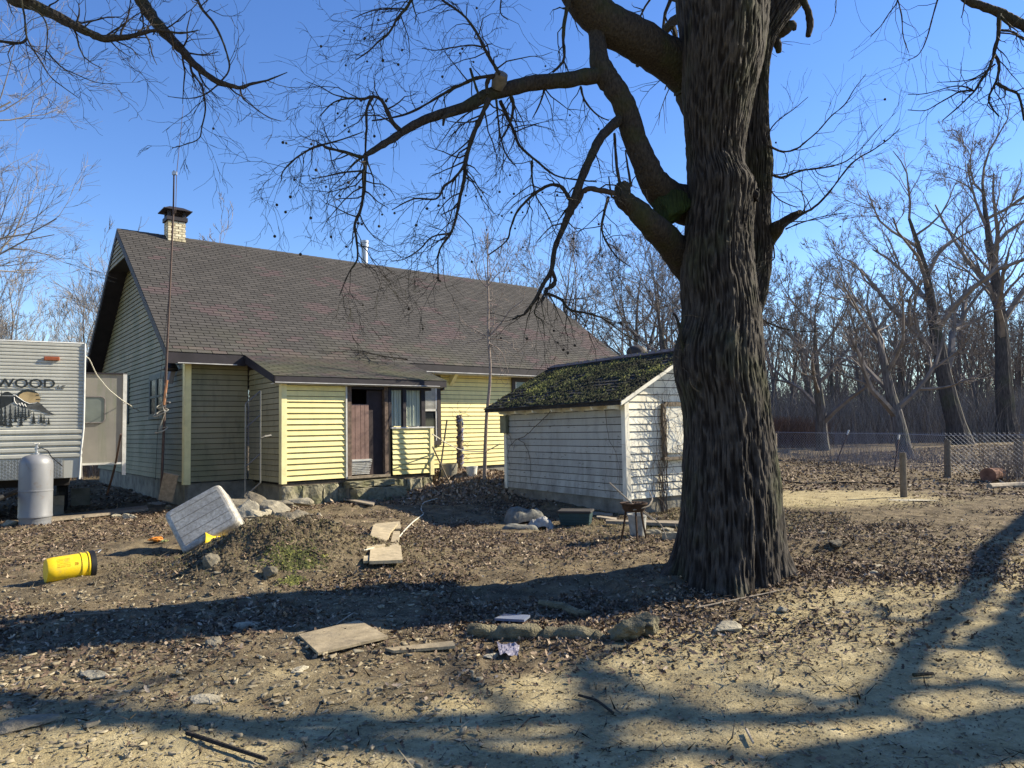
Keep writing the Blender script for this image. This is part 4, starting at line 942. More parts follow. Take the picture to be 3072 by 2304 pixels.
# ---------------- the big oak in front
oak = thing('big_oak', 'huge furrowed old oak with a split trunk, broken limbs and mossy bark', 'tree', (2.25, 7.65, 0))
ol = Vector((2.25, 7.65, 0))
def px2(pts, r, y):      # photo polyline (x, y[, depth]) -> local points, radii
    P_ = []; 
    for i, p in enumerate(pts): P_.append(W(p[0], p[1], p[2] if len(p) > 2 else y)-ol)
    return P_
def loft(name, secs, y0, yd, nring, bark, parent, amp=.015, freq=27, root=None, mossk=0, cap_top=True, dk=1.):
    # secs: (photo y, left x, right x, depth)
    ys = [s_[0] for s_ in secs]; zz = np.linspace(ys[0], ys[-1], nring); rv = secs[::-1]
    Lx, Rx, Dp = [np.interp(zz, ys[::-1], [s_[q_] for s_ in rv]) for q_ in (1, 2, 3)]
    ker = np.ones(9)/9
    def sm(a_): p_ = np.pad(a_, 4, 'edge'); return np.convolve(p_, ker, 'valid')
    Lx, Rx, Dp = sm(Lx), sm(Rx), sm(Dp)
    na = 620; th = np.linspace(0, 2*math.pi, na, endpoint=False); V = []; FU = []
    for i in range(nring):
        a_ = W(Lx[i], zz[i], Dp[i]); b_ = W(Rx[i], zz[i], Dp[i]); c_ = (a_+b_)/2; rr = (b_.x-a_.x)/2; zc = c_.z
        r_ = np.full(na, rr)
        if root is not None: r_ = r_*root(th, zc)
        u_ = th*.46*freq + .35*math.sin(zc*1.3)
        ws = vnoise(u_*.5, np.full(na, zc*3), 13)*.5
        f1 = 1-np.abs(2*vnoise(u_+ws, np.full(na, zc*5.5)+_hash(np.floor(u_), np.zeros(na), 3)*3, 5)-1); f2 = 1-np.abs(2*vnoise(u_*2.3, np.full(na, zc*13), 6)-1)
        lump = (fbm(np.cos(th)*1.3+5, np.sin(th)*1.3+zc*1.1, 3, 8)-.5)
        r_ = r_ + amp*(f1**2*1.1+f2*.65-.65) + lump*rr*.08
        FU.append(np.clip(f1**1.2*.75+f2*.3, 0, 1)); ry_ = np.sin(th)*r_*(1.0+dk*(.62+.15*float(sst(3.2, 0, np.array(zc))))); rx_ = np.cos(th)*r_; V.append(np.stack([c_.x+rx_*.959+ry_*.283-ol.x, c_.y-rx_*.283+ry_*.959-ol.y, np.full(na, zc)], -1))
    V = np.concatenate(V); i_ = np.arange(nring-1)[:, None]*na; j_ = np.arange(na)[None, :]; j2 = (j_+1) % na
    Fc = np.stack([i_+j_, i_+j2, i_+na+j2, i_+na+j_], -1).reshape(-1, 4)
    o_ = npmesh(name, V, Fc, np.zeros(len(Fc)), bark, parent, smooth=True); fa = o_.data.attributes.new('furrow', 'FLOAT', 'POINT'); fa.data.foreach_set('value', np.concatenate(FU).astype(np.float32)); return o_
roots = [(math.radians(a_), w_, s_) for a_, w_, s_ in ((184, .28, .62), (228, .24, .25), (270, .28, .30), (318, .18, .12), (354, .26, .50), (40, .3, .4), (110, .3, .4))]
def rootf(th, z):
    o_ = np.ones_like(th)*(1+.05*math.exp(-max(0, z)/.4)); k_ = math.exp(-max(0, z+.05)/.22); k2 = math.exp(-max(0, z)/1.1)
    for a_, w_, s_ in roots:
        d_ = (th-a_+math.pi) % (2*math.pi)-math.pi; o_ = o_ + s_*k_*np.exp(-(d_/w_)**2) + .05*s_*k2*np.exp(-(d_/(w_*.8))**2)
    groove = (th-math.radians(298)+math.pi) % (2*math.pi)-math.pi
    return o_ - .09*np.exp(-(groove/.07)**2)*math.exp(-max(0, z-.1)/1.6)
main = [(1830, 2052, 2338, 7.62), (1700, 2052, 2336, 7.62), (1600, 2052, 2334, 7.62), (1500, 2056, 2332, 7.62), (1400, 2055, 2322, 7.65), (1300, 2060, 2312, 7.65), (1200, 2052, 2298, 7.68), (1130, 2030, 2289, 7.68), (1080, 2027, 2285, 7.7), (1030, 2030, 2282, 7.7), (990, 2050, 2280, 7.7), (940, 2056, 2278, 7.7), (860, 2046, 2264, 7.7), (780, 2050, 2257, 7.7),
        (700, 2057, 2252, 7.7), (600, 2068, 2262, 7.7), (560, 2068, 2272, 7.7), (520, 2066, 2224, 7.7), (420, 2062, 2232, 7.7), (300, 2053, 2256, 7.7), (200, 2050, 2285, 7.7), (120, 2046, 2296, 7.7), (0, 2031, 2300, 7.7), (-120, 2030, 2310, 7.7), (-400, 2040, 2290, 7.7), (-900, 2070, 2240, 7.7)]
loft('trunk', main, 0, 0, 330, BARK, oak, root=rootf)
rs = [(1080, 2150, 2282, 7.95), (960, 2170, 2278, 7.95), (880, 2200, 2300, 7.98), (800, 2225, 2312, 8.0), (720, 2235, 2316, 8.02), (640, 2222, 2306, 8.02), (560, 2226, 2312, 8.02), (480, 2222, 2316, 8.02), (400, 2226, 2304, 8.02), (300, 2236, 2302, 8.02), (200, 2246, 2304, 8.0), (120, 2250, 2320, 8.0), (60, 2262, 2366, 8.05), (0, 2285, 2420, 8.1), (-80, 2340, 2480, 8.2), (-200, 2420, 2560, 8.3), (-500, 2560, 2670, 8.6)]
rs = [(a_, b_, c_, d_+.60) for a_, b_, c_, d_ in rs]
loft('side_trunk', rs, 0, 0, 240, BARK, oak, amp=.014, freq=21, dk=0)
def limb(name, pts, rad, y, mat=LIMB, n=14, rough=.10, parent=oak, label=None, sub=4, seed=1, cap=True):
    P_ = px2(pts, None, y); Q = []; RR = []; g = random.Random(seed)
    N_ = len(P_)
    for i in range(N_-1):
        a_, b_ = P_[max(i-1, 0)], P_[i]; c_, d_ = P_[i+1], P_[min(i+2, N_-1)]
        for j in range(sub):
            t_ = j/sub; q = .5*((2*b_)+(c_-a_)*t_+(2*a_-5*b_+4*c_-d_)*t_*t_+(-a_+3*b_-3*c_+d_)*t_**3)
            r_ = (rad[i]*(1-t_)+rad[i+1]*t_)*(pts[i][2] if len(pts[i]) > 2 else y)/F; rg_ = rough*min(1, .03/max(r_, .001)+.12)
            Q.append(q+Vector((g.gauss(0, 1), g.gauss(0, 1), g.gauss(0, 1)))*r_*rg_*.5); RR.append(r_*(1+g.gauss(0, rg_*.6)))
    Q.append(P_[-1]); RR.append(rad[-1]*y/F)
    m = M(); m.tube(Q, RR, n, cap=cap)
    if name is None: return Q, RR, m
    kw = {'label': label} if label else {}
    m.build(name, mat, parent, smooth=True, **kw); return Q, RR
tips = []
tw = M()
gt = random.Random(21)
def sprays(Q, RR, every, Lr, lv, droop=-.10, g=gt, m=tw, spread=1.0, i0=0, minr=.0022, nch=(2, 3)):
    for i in range(i0, len(Q)-1):
        if g.random() > every: continue
        d = (Q[i+1]-Q[i]).normalized(); a_, b_ = frame_for(d); th = g.uniform(0, 6.28); sp = g.uniform(.5, 1.25)*spread
        nd = d*math.cos(sp)+(a_*math.cos(th)+b_*math.sin(th))*math.sin(sp)
        grow(m, g, Q[i], nd, g.uniform(*Lr), min(RR[i]*.45, .009), 0, lv, .26, droop, .66, nch, .8, minr, 5, 4, tips)
z2 = lambda L_: [(850+x/1.659, y/1.659)+((dd[0],) if dd else ()) for x, y, *dd in L_]
z3 = lambda L_: [(1600+x/1.659, y/1.659)+((dd[0],) if dd else ()) for x, y, *dd in L_]
limb('upper_limb', [(2160, 400, 8.1), (2110, 290, 8.0), (2060, 215, 7.9), (1985, 165, 7.7), (1900, 112, 7.45), (1820, 70, 7.3), (1750, 0, 7.15), (1690, -90, 7.0), (1560, -260, 6.9), (1400, -420, 6.8)], [80, 76, 68, 62, 60, 60, 56, 50, 40, 30], 7.2, sub=6, seed=2)
limb('middle_limb', [(2170, 680, 8.1), (2090, 625, 7.95), (2010, 600, 7.75), (1960, 545, 7.45), (1935, 490, 7.35), (1905, 420, 7.3), (1885, 350, 7.25), (1860, 290, 7.2), (1822, 235, 7.2), (1800, 190, 7.2), (1793, 130, 7.25), (1785, 60, 7.3)], [66, 62, 56, 44, 38, 36, 36, 34, 36, 32, 26, 26], 7.3, sub=6, seed=3, mat=LIMB)
m = M(); c0_ = W(2015, 612, 7.5)-ol; m.blob(c0_, (.24, .16, .23), 12, 3, .5); m.build('mossy_burl', barkmat('mossy_burl_bark', (.012, .018, .008), (.028, .040, .014), (.035, .060, .016), 2., .9), oak, smooth=True)
m = M(); c0_ = W(2266, 588, 7.45)-ol; m.blob(c0_, (.07, .09, .08), 2, 3, .8); m.build('trunk_knot', BARK, oak, smooth=True)
# long low limb reaching over the house
C1 = z2([(1575, 375), (1480, 385), (1400, 400), (1250, 412), (1130, 440), (1000, 480), (900, 535), (750, 580), (650, 622), (560, 680), (480, 730), (410, 772)])
Qc, Rc = limb('long_low_limb', [(a_, b_, 7.2-.1*i) for i, (a_, b_) in enumerate(C1)], [25, 24, 24, 23, 22, 20, 17, 14, 13, 11, 10, 8], 6.1, seed=4)
def br(pts, r0, r1, dep, lv=1, every=.55, Lr=(.25, .6), seed=1, droop=-.10, mat=LIMB, nm='branch', sub=4):
    n_ = len(pts); rad = [r0+(r1-r0)*i/(n_-1) for i in range(n_)]
    Q, RR = limb(nm, pts, rad, dep, mat, 7, .16, sub=sub, seed=seed); sprays(Q, RR, every, Lr, lv, droop); return Q, RR
br(z2([(408, 775), (380, 780), (280, 750), (215, 735), (190, 722), (130, 745), (60, 790), (0, 850), (-10, 900)]), 6, 1.5, 6.1, 2, .6, seed=5)
br(z2([(410, 775), (405, 850), (400, 950), (385, 1040), (355, 1120), (365, 1200), (368, 1290), (325, 1360), (280, 1470)]), 7, 1.5, 6.05, 2, .6, seed=6)
br(z2([(190, 722), (290, 695), (400, 655)]), 3, 1.5, 6.1, 1, seed=7)
br(z2([(405, 850), (300, 858), (200, 880), (140, 890)]), 3, 1.2, 6.05, 2, .7, seed=8)
br(z2([(580, 650), (545, 610), (520, 560), (490, 500), (450, 480), (400, 492), (330, 490), (250, 510), (180, 580)]), 8, 1.5, 6.3, 2, .5, seed=9)
br(z2([(330, 490), (250, 470), (190, 435), (115, 405)]), 2.5, 1, 6.3, 1, .4, seed=10)
br(z2([(445, 485), (415, 540), (415, 620), (410, 700), (408, 770)]), 5, 3, 6.3, 1, .4, seed=11)
br(z2([(1015, 470), (1015, 400), (1060, 375)]), 5, 6, 6.6, 0, .0, seed=12)
br(z2([(1060, 375), (960, 390), (880, 425), (800, 465), (700, 525), (620, 565), (520, 590), (440, 600)]), 6, 2, 6.6, 2, .5, seed=13)
br(z2([(1075, 368), (1040, 310), (1000, 240), (960, 160), (910, 90), (850, 40), (790, 0), (740, -60)]), 6, 2.5, 6.5, 2, .6, seed=14)
br(z2([(1005, 240), (940, 225), (850, 235), (760, 250), (690, 240)]), 3, 1, 6.5, 1, .5, seed=15)
br(z2([(1025, 490), (990, 570), (950, 660), (920, 750), (905, 820), (900, 900), (880, 980), (865, 1060), (835, 1160), (790, 1220), (770, 1280), (772, 1400)]), 9, 2, 6.5, 2, .6, (.3, .7), seed=16)
br(z2([(905, 815), (860, 880), (800, 930), (760, 990), (650, 990), (540, 1045)]), 5, 1.5, 6.4, 2, .6, seed=17)
br(z2([(835, 1160), (740, 1180), (680, 1240), (600, 1290), (530, 1300)]), 3.5, 1, 6.4, 2, .6, seed=18)
br(z2([(1080, 500), (1115, 580), (1150, 660), (1180, 730), (1260, 800), (1350, 870), (1450, 893), (1560, 905)]), 6, 2, 6.9, 2, .45, seed=19)
br(z2([(1130, 470), (1145, 530), (1125, 620), (1080, 700)]), 7, 2, 6.8, 2, .6, seed=20)
br(z2([(1060, 500), (1070, 600), (1080, 680), (1110, 770), (1160, 830)]), 4, 1.5, 6.7, 2, .7, seed=22)
br(z2([(1235, 800), (1240, 900), (1260, 980), (1310, 1060), (1360, 1170)]), 3.5, 1.2, 6.9, 2, .6, seed=23)
br(z2([(1300, 440), (1280, 510), (1240, 590)]), 4, 1.5, 7., 1, .7, seed=24); br(z2([(1480, 430), (1500, 500), (1560, 570), (1620, 600)]), 4, 1.5, 7.1, 2, .6, seed=25)
br(z2([(980, 490), (960, 440), (930, 340)]), 5, 4, 6.5, 0, 0, seed=26)
m = M(); m.tube(px2(z2([(1062, 440, 6.7), (1075, 400, 6.65), (1088, 365, 6.6)]), 0, 6.6), [.055, .075, .06], 12); m.build('broken_stub', simple('bare_grey_wood', (.11, .10, .085), .3, 20), oak, smooth=True)
m = M(); m.tube(px2(z2([(860, 560, 6.4), (825, 570, 6.4), (800, 585, 6.4), (795, 625, 6.4)]), 0, 6.4), [.02, .025, .018, .01], 6); m.build('hanging_bark', LIMB, oak)
# second hanging limb
Qd, Rd = limb('hanging_limb', z2([(1690, 580, 7.25), (1640, 625, 7.15), (1580, 685, 7.0), (1540, 760, 6.9), (1500, 850, 6.85), (1465, 940, 6.8), (1440, 1010, 6.8), (1415, 1080, 6.8), (1390, 1140, 6.8), (1350, 1240, 6.75), (1335, 1340, 6.7), (1290, 1420, 6.7), (1255, 1490, 6.7), (1200, 1560, 6.7)]), [15, 15, 14, 13, 13, 12, 12, 11, 9, 8, 7, 6.5, 5.5, 3], 6.8, seed=30)
sprays(Qd, Rd, .2, (.3, .6), 1)
br(z2([(1335, 1345), (1352, 1385), (1345, 1420), (1310, 1440), (1300, 1465)]), 6, 5, 6.7, 0, .1, seed=31)
br(z2([(1305, 1460), (1380, 1488), (1425, 1540), (1520, 1560), (1600, 1590), (1680, 1650), (1760, 1700)]), 5, 1.5, 6.7, 2, .6, (.3, .8), seed=32)
br(z2([(1270, 1470), (1210, 1555), (1170, 1575), (1140, 1592)]), 4, 2, 6.7, 1, .4, seed=33); br(z2([(1275, 1480), (1250, 1560), (1290, 1600), (1300, 1680)]), 2.5, 1, 6.7, 2, .7, seed=34)
br(z2([(1428, 995), (1400, 950), (1375, 925), (1330, 920), (1270, 950), (1210, 1000), (1160, 1060), (1130, 1140), (1110, 1200), (1020, 1270)]), 7, 2, 6.8, 1, .35, seed=35)
br(z2([(1420, 1075), (1450, 1030), (1480, 970), (1520, 940), (1580, 950), (1650, 962)]), 9, 8, 6.9, 0, .05, seed=36, mat=TWIG)
Qs, _ = limb('dead_stub_limb', [(2170, 920, 8.1), (2085, 825, 7.95), (2010, 730, 7.6), (1950, 670, 7.3), (1905, 625, 7.25), (1870, 595, 7.2), (1868, 560, 7.2), (1866, 548, 7.2)], [58, 50, 44, 38, 32, 28, 24, 12], 7.3, seed=40, sub=5, label='dead splintered limb with a jagged broken end')
br([(1862, 560), (1850, 500), (1843, 400)], 6, 4, 7.2, 0, .1, seed=41); br([(1850, 585), (1835, 590), (1826, 530)], 5, 2, 7.2, 0, .1, seed=42); br([(1893, 560), (1880, 480), (1876, 450)], 4, 2, 7.2, 1, .3, seed=43)
br([(1826, 590), (1812, 640), (1806, 690), (1822, 730), (1850, 770), (1890, 800)], 5, 1.5, 7.1, 2, .7, seed=44)
br(z2([(1422, 0), (1400, 100), (1393, 200), (1395, 300), (1340, 360)]), 7, 3, 7., 1, .45, seed=45); br(z2([(1395, 300), (1420, 360)]), 3, 2, 7., 0, .5, seed=46)
br(z2([(650, -30), (620, 30), (570, 90), (525, 165), (470, 210), (430, 250), (360, 300)]), 5.5, 1.5, 6.2, 2, .75, seed=47); br(z2([(600, 45), (500, 45), (420, 60), (340, 95)]), 3, 1, 6.2, 2, .6, seed=48)
br(z2([(1090, -40), (1080, 60), (1120, 100)]), 3, 1, 6.6, 1, .6, seed=49)
# right-hand side
limb('broken_side_stub', z3([(1110, 1230, 8.7), (1180, 1165, 8.6), (1235, 1115, 8.4), (1290, 1080, 8.3), (1330, 1058, 8.2)]), [36, 30, 16, 13, 10], 8.0, seed=50)
gr0 = len(tips)
tw2 = tw
br(z3([(1240, 1130), (1330, 1070), (1400, 1030), (1470, 960), (1530, 880), (1600, 800), (1700, 740), (1770, 690), (1825, 640)]), 4.5, 1.2, 8.1, 1, .35, (.3, .9), seed=51, droop=.12)
br(z3([(1165, 722), (1240, 755), (1310, 740), (1350, 710), (1420, 650), (1480, 580), (1550, 520), (1600, 440), (1655, 370)]), 3.6, 1.0, 8.1, 1, .4, (.3, .7), seed=52, droop=.12)
br(z3([(1185, 870), (1240, 882), (1330, 850), (1400, 840), (1470, 830), (1560, 800), (1640, 730), (1735, 620)]), 4, 1.0, 8.1, 1, .45, (.3, .7), seed=53, droop=.1)
br(z3([(1160, 680), (1190, 630), (1230, 590), (1300, 540), (1368, 482)]), 2.5, .8, 8.1, 1, .4, seed=54, droop=.12)
br(z3([(1175, 940), (1220, 990), (1290, 1025), (1330, 1030)]), 2.6, 1, 8.1, 1, .5, seed=55, droop=.1)
br(z3([(1255, 1140), (1330, 1110), (1450, 1075), (1560, 1060)]), 2.5, 1, 8.1, 1, .4, seed=56, droop=.05)
br(z3([(1120, 1580), (1200, 1620), (1300, 1645), (1420, 1650)]), 3.5, 1.2, 7.6, 1, .3, (.4, 1.), seed=57)
br(z3([(1190, 1200), (1200, 1280), (1180, 1300)]), 3, 1.5, 8., 1, .6, seed=58)
limb('hanging_broken_branch', z3([(1335, -20, 8.2), (1350, 20, 8.2), (1368, 60, 8.2), (1378, 120, 8.2), (1368, 180, 8.2)]), [10, 10, 10, 11, 8], 8.2, mat=LIMB, seed=59)
limb('jagged_snag', z3([(1215, 170, 8.75), (1260, 145, 8.7), (1290, 120, 8.7), (1300, 150, 8.7)]), [18, 16, 12, 6], 8.1, seed=60); limb('jagged_snag', z3([(1185, 180, 8.75), (1215, 215, 8.7), (1222, 262, 8.7)]), [14, 12, 8], 8.1, seed=61)
# vine up the trunk
limb('trunk_vine', [(2120, 1640, 7.3), (2120, 1400, 7.3), (2112, 1200, 7.3), (2118, 1000, 7.34), (2116, 900, 7.34), (2128, 800, 7.36), (2130, 700, 7.36), (2138, 600, 7.36)], [5, 5, 5, 6, 6, 5, 5, 4], 7.25, mat=LIMB, seed=62)
limb('trunk_vine', [(2058, 1070, 7.3), (2046, 1030, 7.3), (2040, 985, 7.3), (2028, 950, 7.3), (2018, 940, 7.3)], [7, 7, 5, 4, 3], 7.3, seed=63)
# upper crown out of the frame (casts the soft branch shadows)
cr2 = M(); gq = random.Random(8)
for (bx_, by_, bz_, L_) in ((0, .2, 6.5, 4.), (.4, .6, 6.9, 3.8), (.2, -.1, 7.2, 3.6)):
    for q in range(2): grow(cr2, gq, (bx_, by_, bz_), (gq.uniform(-.3, .9), gq.uniform(.2, 1), gq.uniform(.4, 1)), L_, .12, 0, 3, .16, .02, .62, (3, 4), .7, .006, 5, 6)
cr2.build('upper_crown', LIMB, oak, kind='stuff')
tw.build('oak_twigs', TWIG if False else LIMB, oak, kind='stuff')
sb_ = M(); V0, F0 = ico(1)
for q in gt.sample(tips, min(110, len(tips))):
    if q.z+0 < 1.5: continue
    n_ = len(sb_.v); c_ = q+Vector((0, 0, -.012)); r_ = gt.uniform(.009, .014)
    sb_.v += [tuple(c_+v*r_) for v in V0]; sb_.f += [tuple(n_+i for i in f) for f in F0]; sb_.t += [.5]*len(F0)
sb_.build('seed_balls', LIMB, oak, kind='stuff')

# ---------------- overhanging branches of trees that stand outside the frame
def stree(name, label, trunk_xy, r, h, seed):
    t_ = thing(name, label, 'tree', (trunk_xy[0], trunk_xy[1], 0)); m = M()
    g = random.Random(seed); m.tube([(0, 0, -.3), (0, 0, .2), (g.uniform(-.1, .1), g.uniform(-.1, .1), h*.5), (g.uniform(-.2, .2), g.uniform(-.2, .2), h)], [r*1.4, r*1.05, r*.9, r*.7], 18); m.build('trunk', LIMB, t_, smooth=True); return t_
T1 = stree('left_tree', 'bare tree left of the frame whose thin dark branches hang across the top left sky', (-6.6, 4.4), .24, 5.5, 1)
ol = Vector((-6.6, 4.4, 0)); tw = M(); z1 = lambda L_: [(x/1.659, y/1.659) for x, y in L_]
def br1(pts, r0, r1, dep, lv=1, every=.45, Lr=(.2, .5), seed=1, droop=0., nm='branch', parent=T1):
    n_ = len(pts); Q, RR = limb(nm, pts, [r0+(r1-r0)*i/(n_-1) for i in range(n_)], dep, LIMB, 7, .14, parent=parent, seed=seed); sprays(Q, RR, every, Lr, lv, droop, m=tw); return Q
br1([(-700, -500), (-300, -200), (0, -40)]+z1([(60, -5), (170, 25), (280, 80), (380, 130), (450, 165), (520, 190), (600, 188), (660, 178), (780, 150), (900, 165), (990, 150)]), 26, 1.2, 5.2, 1, .4, seed=70)
br1(z1([(545, 200), (590, 245), (645, 282)]), 2.5, 1, 5.2, 1, .4, seed=71); br1(z1([(520, 185), (570, 150), (620, 120), (660, 85), (720, 50)]), 3, 1, 5.2, 2, .6, seed=72)
br1([(-500, -700), (0, -500), (250, -250), (390, -80)]+z1([(700, 0), (760, 90), (810, 150), (860, 200), (905, 250), (950, 300), (1020, 365), (1090, 410), (1150, 425), (1195, 437), (1260, 415), (1330, 400), (1430, 360)]), 26, 1.3, 5.6, 1, .35, seed=73)
br1(z1([(1195, 440), (1210, 490), (1260, 530), (1330, 580), (1400, 603)]), 3, 1, 5.6, 1, .4, seed=74)
br1(z1([(945, 295), (955, 360), (1000, 420), (1015, 480), (1022, 550), (1005, 630), (990, 690), (920, 720), (855, 737)]), 3.5, 1.2, 5.6, 1, .5, seed=75, droop=-.1)
br1(z1([(1090, 415), (1140, 350), (1130, 270), (1100, 185), (1060, 110), (1010, 50), (975, -20)]), 2.5, 4.5, 5.6, 1, .35, seed=76)
br1(z1([(1090, 415), (1020, 470), (940, 490), (835, 480)]), 2.5, 1, 5.6, 1, .4, seed=77)
br1(z1([(100, -20), (122, 80), (135, 190), (200, 300), (250, 380), (310, 430), (395, 490)]), 3.5, 1, 5.0, 1, .5, seed=78); br1(z1([(150, 35), (210, 80), (235, 140), (232, 230), (222, 290)]), 3, 1.3, 5.1, 1, .4, seed=79)
br1(z1([(230, 250), (300, 330), (380, 370), (480, 410), (600, 420)]), 2.2, .8, 5.1, 1, .6, seed=80)
br1(z1([(135, 190), (100, 215), (0, 205)]), 3.5, 5, 5., 1, .4, seed=81)
br1([(800, -150), (860, -60)]+z1([(1500, -20), (1450, -60)]), 2, 1, 5.8, 1, .4, seed=82)
tw.build('thin_twigs', LIMB, T1, kind='stuff')
T2_ = stree('right_tree', 'bare tree right of the frame whose knotted dark limb droops in at the top right', (10.6, 6.3), .34, 6.2, 2)
ol = Vector((10.6, 6.3, 0)); tw = M(); z5 = lambda L_: [(2250+x/1.659, y/1.659) for x, y in L_]
def br2(*a_, **k_): return br1(*a_, parent=T2_, **k_)
limb('heavy_limb', z5([(900, -180), (1070, -10), (1150, 28), (1240, 62), (1300, 95), (1364, 125)])+[(3250, 170), (3700, 60, 6.2), (4500, -150, 6.0)], [10, 11, 12, 13, 14, 15, 17, 26, 40], 6.3, parent=T2_, seed=83)
br2(z5([(1240, 70), (1238, 120), (1235, 180), (1215, 265), (1235, 300), (1238, 350), (1225, 405), (1190, 480), (1200, 530), (1240, 580)]), 7, 2, 6.2, 1, .35, seed=84, droop=-.06)
br2(z5([(1215, 270), (1190, 340), (1150, 400), (1120, 450), (1090, 480), (1040, 530), (960, 598)]), 5, 1.5, 6.2, 0, .35, seed=85); br2(z5([(1120, 450), (1050, 455), (1000, 480), (930, 520), (870, 550), (785, 547)]), 3, 1.2, 6.2, 0, .5, seed=86)
br2(z5([(1105, 445), (1060, 430), (1000, 432), (880, 465), (785, 470)]), 2.6, 1, 6.2, 0, .5, seed=87); br2(z5([(1220, 320), (1150, 370), (1080, 400), (930, 410)]), 3, 1, 6.2, 0, .4, seed=88)
br2(z5([(1228, 415), (1280, 445), (1330, 465), (1350, 520), (1364, 600)]), 5, 3, 6.2, 1, .35, seed=89, droop=-.05); br2(z5([(1250, 150), (1310, 160), (1364, 200)]), 4, 3, 6.2, 1, .3, seed=90)
br2(z5([(740, -60), (732, 10), (690, 70), (650, 130), (600, 182)]), 2.5, 1, 6., 0, .6, seed=91, droop=-.05); br2(z5([(735, 0), (755, 80), (762, 180), (790, 262)]), 2.5, 1, 6., 0, .6, seed=92, droop=-.05)
br2(z5([(945, -40), (910, 80), (880, 190), (840, 270), (785, 300)]), 3, 1, 6., 0, .6, seed=93, droop=-.05); br2(z5([(1070, -10), (1060, 60), (1050, 90)]), 2.5, 1, 6., 0, .6, seed=94); br2(z5([(430, -60), (425, 60), (400, 130)]), 1.5, .8, 7., 0, .3, seed=95)
# limbs whose shadows fall over the foreground: ground point (photo) + height of the limb above it
def shade(pts, hh, widths, name='shading_limb', tws=.3, Lr=(.4, 1.0), seed=1, par=None, o=None):
    P_ = []; n_ = len(pts)
    for i, p in enumerate(pts):
        g_ = G(p[0]*1.3888, p[1]*1.3888); h_ = hh[0]+(hh[1]-hh[0])*i/(n_-1); P_.append(Vector(g_)+SD*((h_-g_.z)/SD.z)-o)
    Q = []; RR = []; g = random.Random(seed)
    for i in range(n_-1):
        for j in range(5): t_ = j/5; Q.append(P_[i].lerp(P_[i+1], t_)+Vector((g.gauss(0, .03), g.gauss(0, .03), g.gauss(0, .03)))); RR.append(widths[0]+(widths[1]-widths[0])*(i+t_)/(n_-1))
    Q.append(P_[-1]); RR.append(widths[1]); m = M(); m.tube(Q, RR, 8); m.build(name, LIMB, par, smooth=True); sprays(Q, RR, tws, Lr, 2, 0, g, tw, 1.1, minr=.006)
K_ = dict(par=T2_, o=ol)
shade([(2330, 1000), (2150, 1190), (2110, 1270), (2050, 1330), (1990, 1390), (1930, 1480), (1905, 1540)], (6.2, 5.0), (.14, .07), seed=1, tws=.5, **K_)
shade([(2120, 1260), (2060, 1310), (1990, 1345), (1890, 1330), (1895, 1280), (1930, 1255)], (5.6, 5.0), (.045, .015), seed=2, tws=.3, **K_)
shade([(2400, 1500), (2212, 1490), (2060, 1470), (1930, 1500), (1800, 1520), (1700, 1500), (1600, 1475)], (6.0, 6.5), (.07, .03), seed=3, tws=.5, **K_)
shade([(2500, 1700), (2212, 1620), (2050, 1570), (1930, 1530)], (6.0, 6.2), (.08, .04), seed=4, tws=.4, **K_)
shade([(1930, 1530), (1700, 1560), (1450, 1540), (1300, 1560), (1100, 1550), (800, 1562), (500, 1560), (250, 1550), (0, 1500)], (7.0, 8.5), (.09, .13), seed=5, tws=.5, **K_)
shade([(1500, 1560), (1400, 1500), (1290, 1440), (1330, 1390), (1400, 1360)], (7.2, 7.6), (.07, .03), seed=6, tws=.3, **K_)
shade([(2300, 1350), (2212, 1340), (2130, 1370), (2090, 1400), (1950, 1385)], (4.8, 5.2), (.12, .04), seed=7, tws=.5, **K_)
shade([(1800, 1659), (1500, 1625), (1300, 1640), (900, 1659)], (7.5, 8.), (.07, .05), seed=8, tws=.4, **K_)
shade([(1100, 1550), (1010, 1470), (980, 1420), (940, 1400)], (7.8, 8.0), (.05, .02), seed=9, tws=.3, **K_)
shade([(1350, 1659), (1300, 1580), (1270, 1500), (1240, 1430)], (8.0, 7.6), (.11, .05), seed=10, tws=.4, **K_)
shade([(600, 1659), (700, 1600), (900, 1590), (1150, 1600), (1320, 1575)], (8.6, 8.2), (.06, .05), seed=11, tws=.4, **K_)
shade([(2230, 1440), (2190, 1400), (2180, 1330), (2212, 1270), (2300, 1200)], (5.0, 5.4), (.09, .06), seed=12, tws=.5, **K_)
shade([(0, 1570), (200, 1520), (330, 1470), (420, 1450)], (8.4, 8.8), (.07, .02), seed=13, tws=.6, **K_)
tw.build('thin_twigs', LIMB, T2_, kind='stuff')

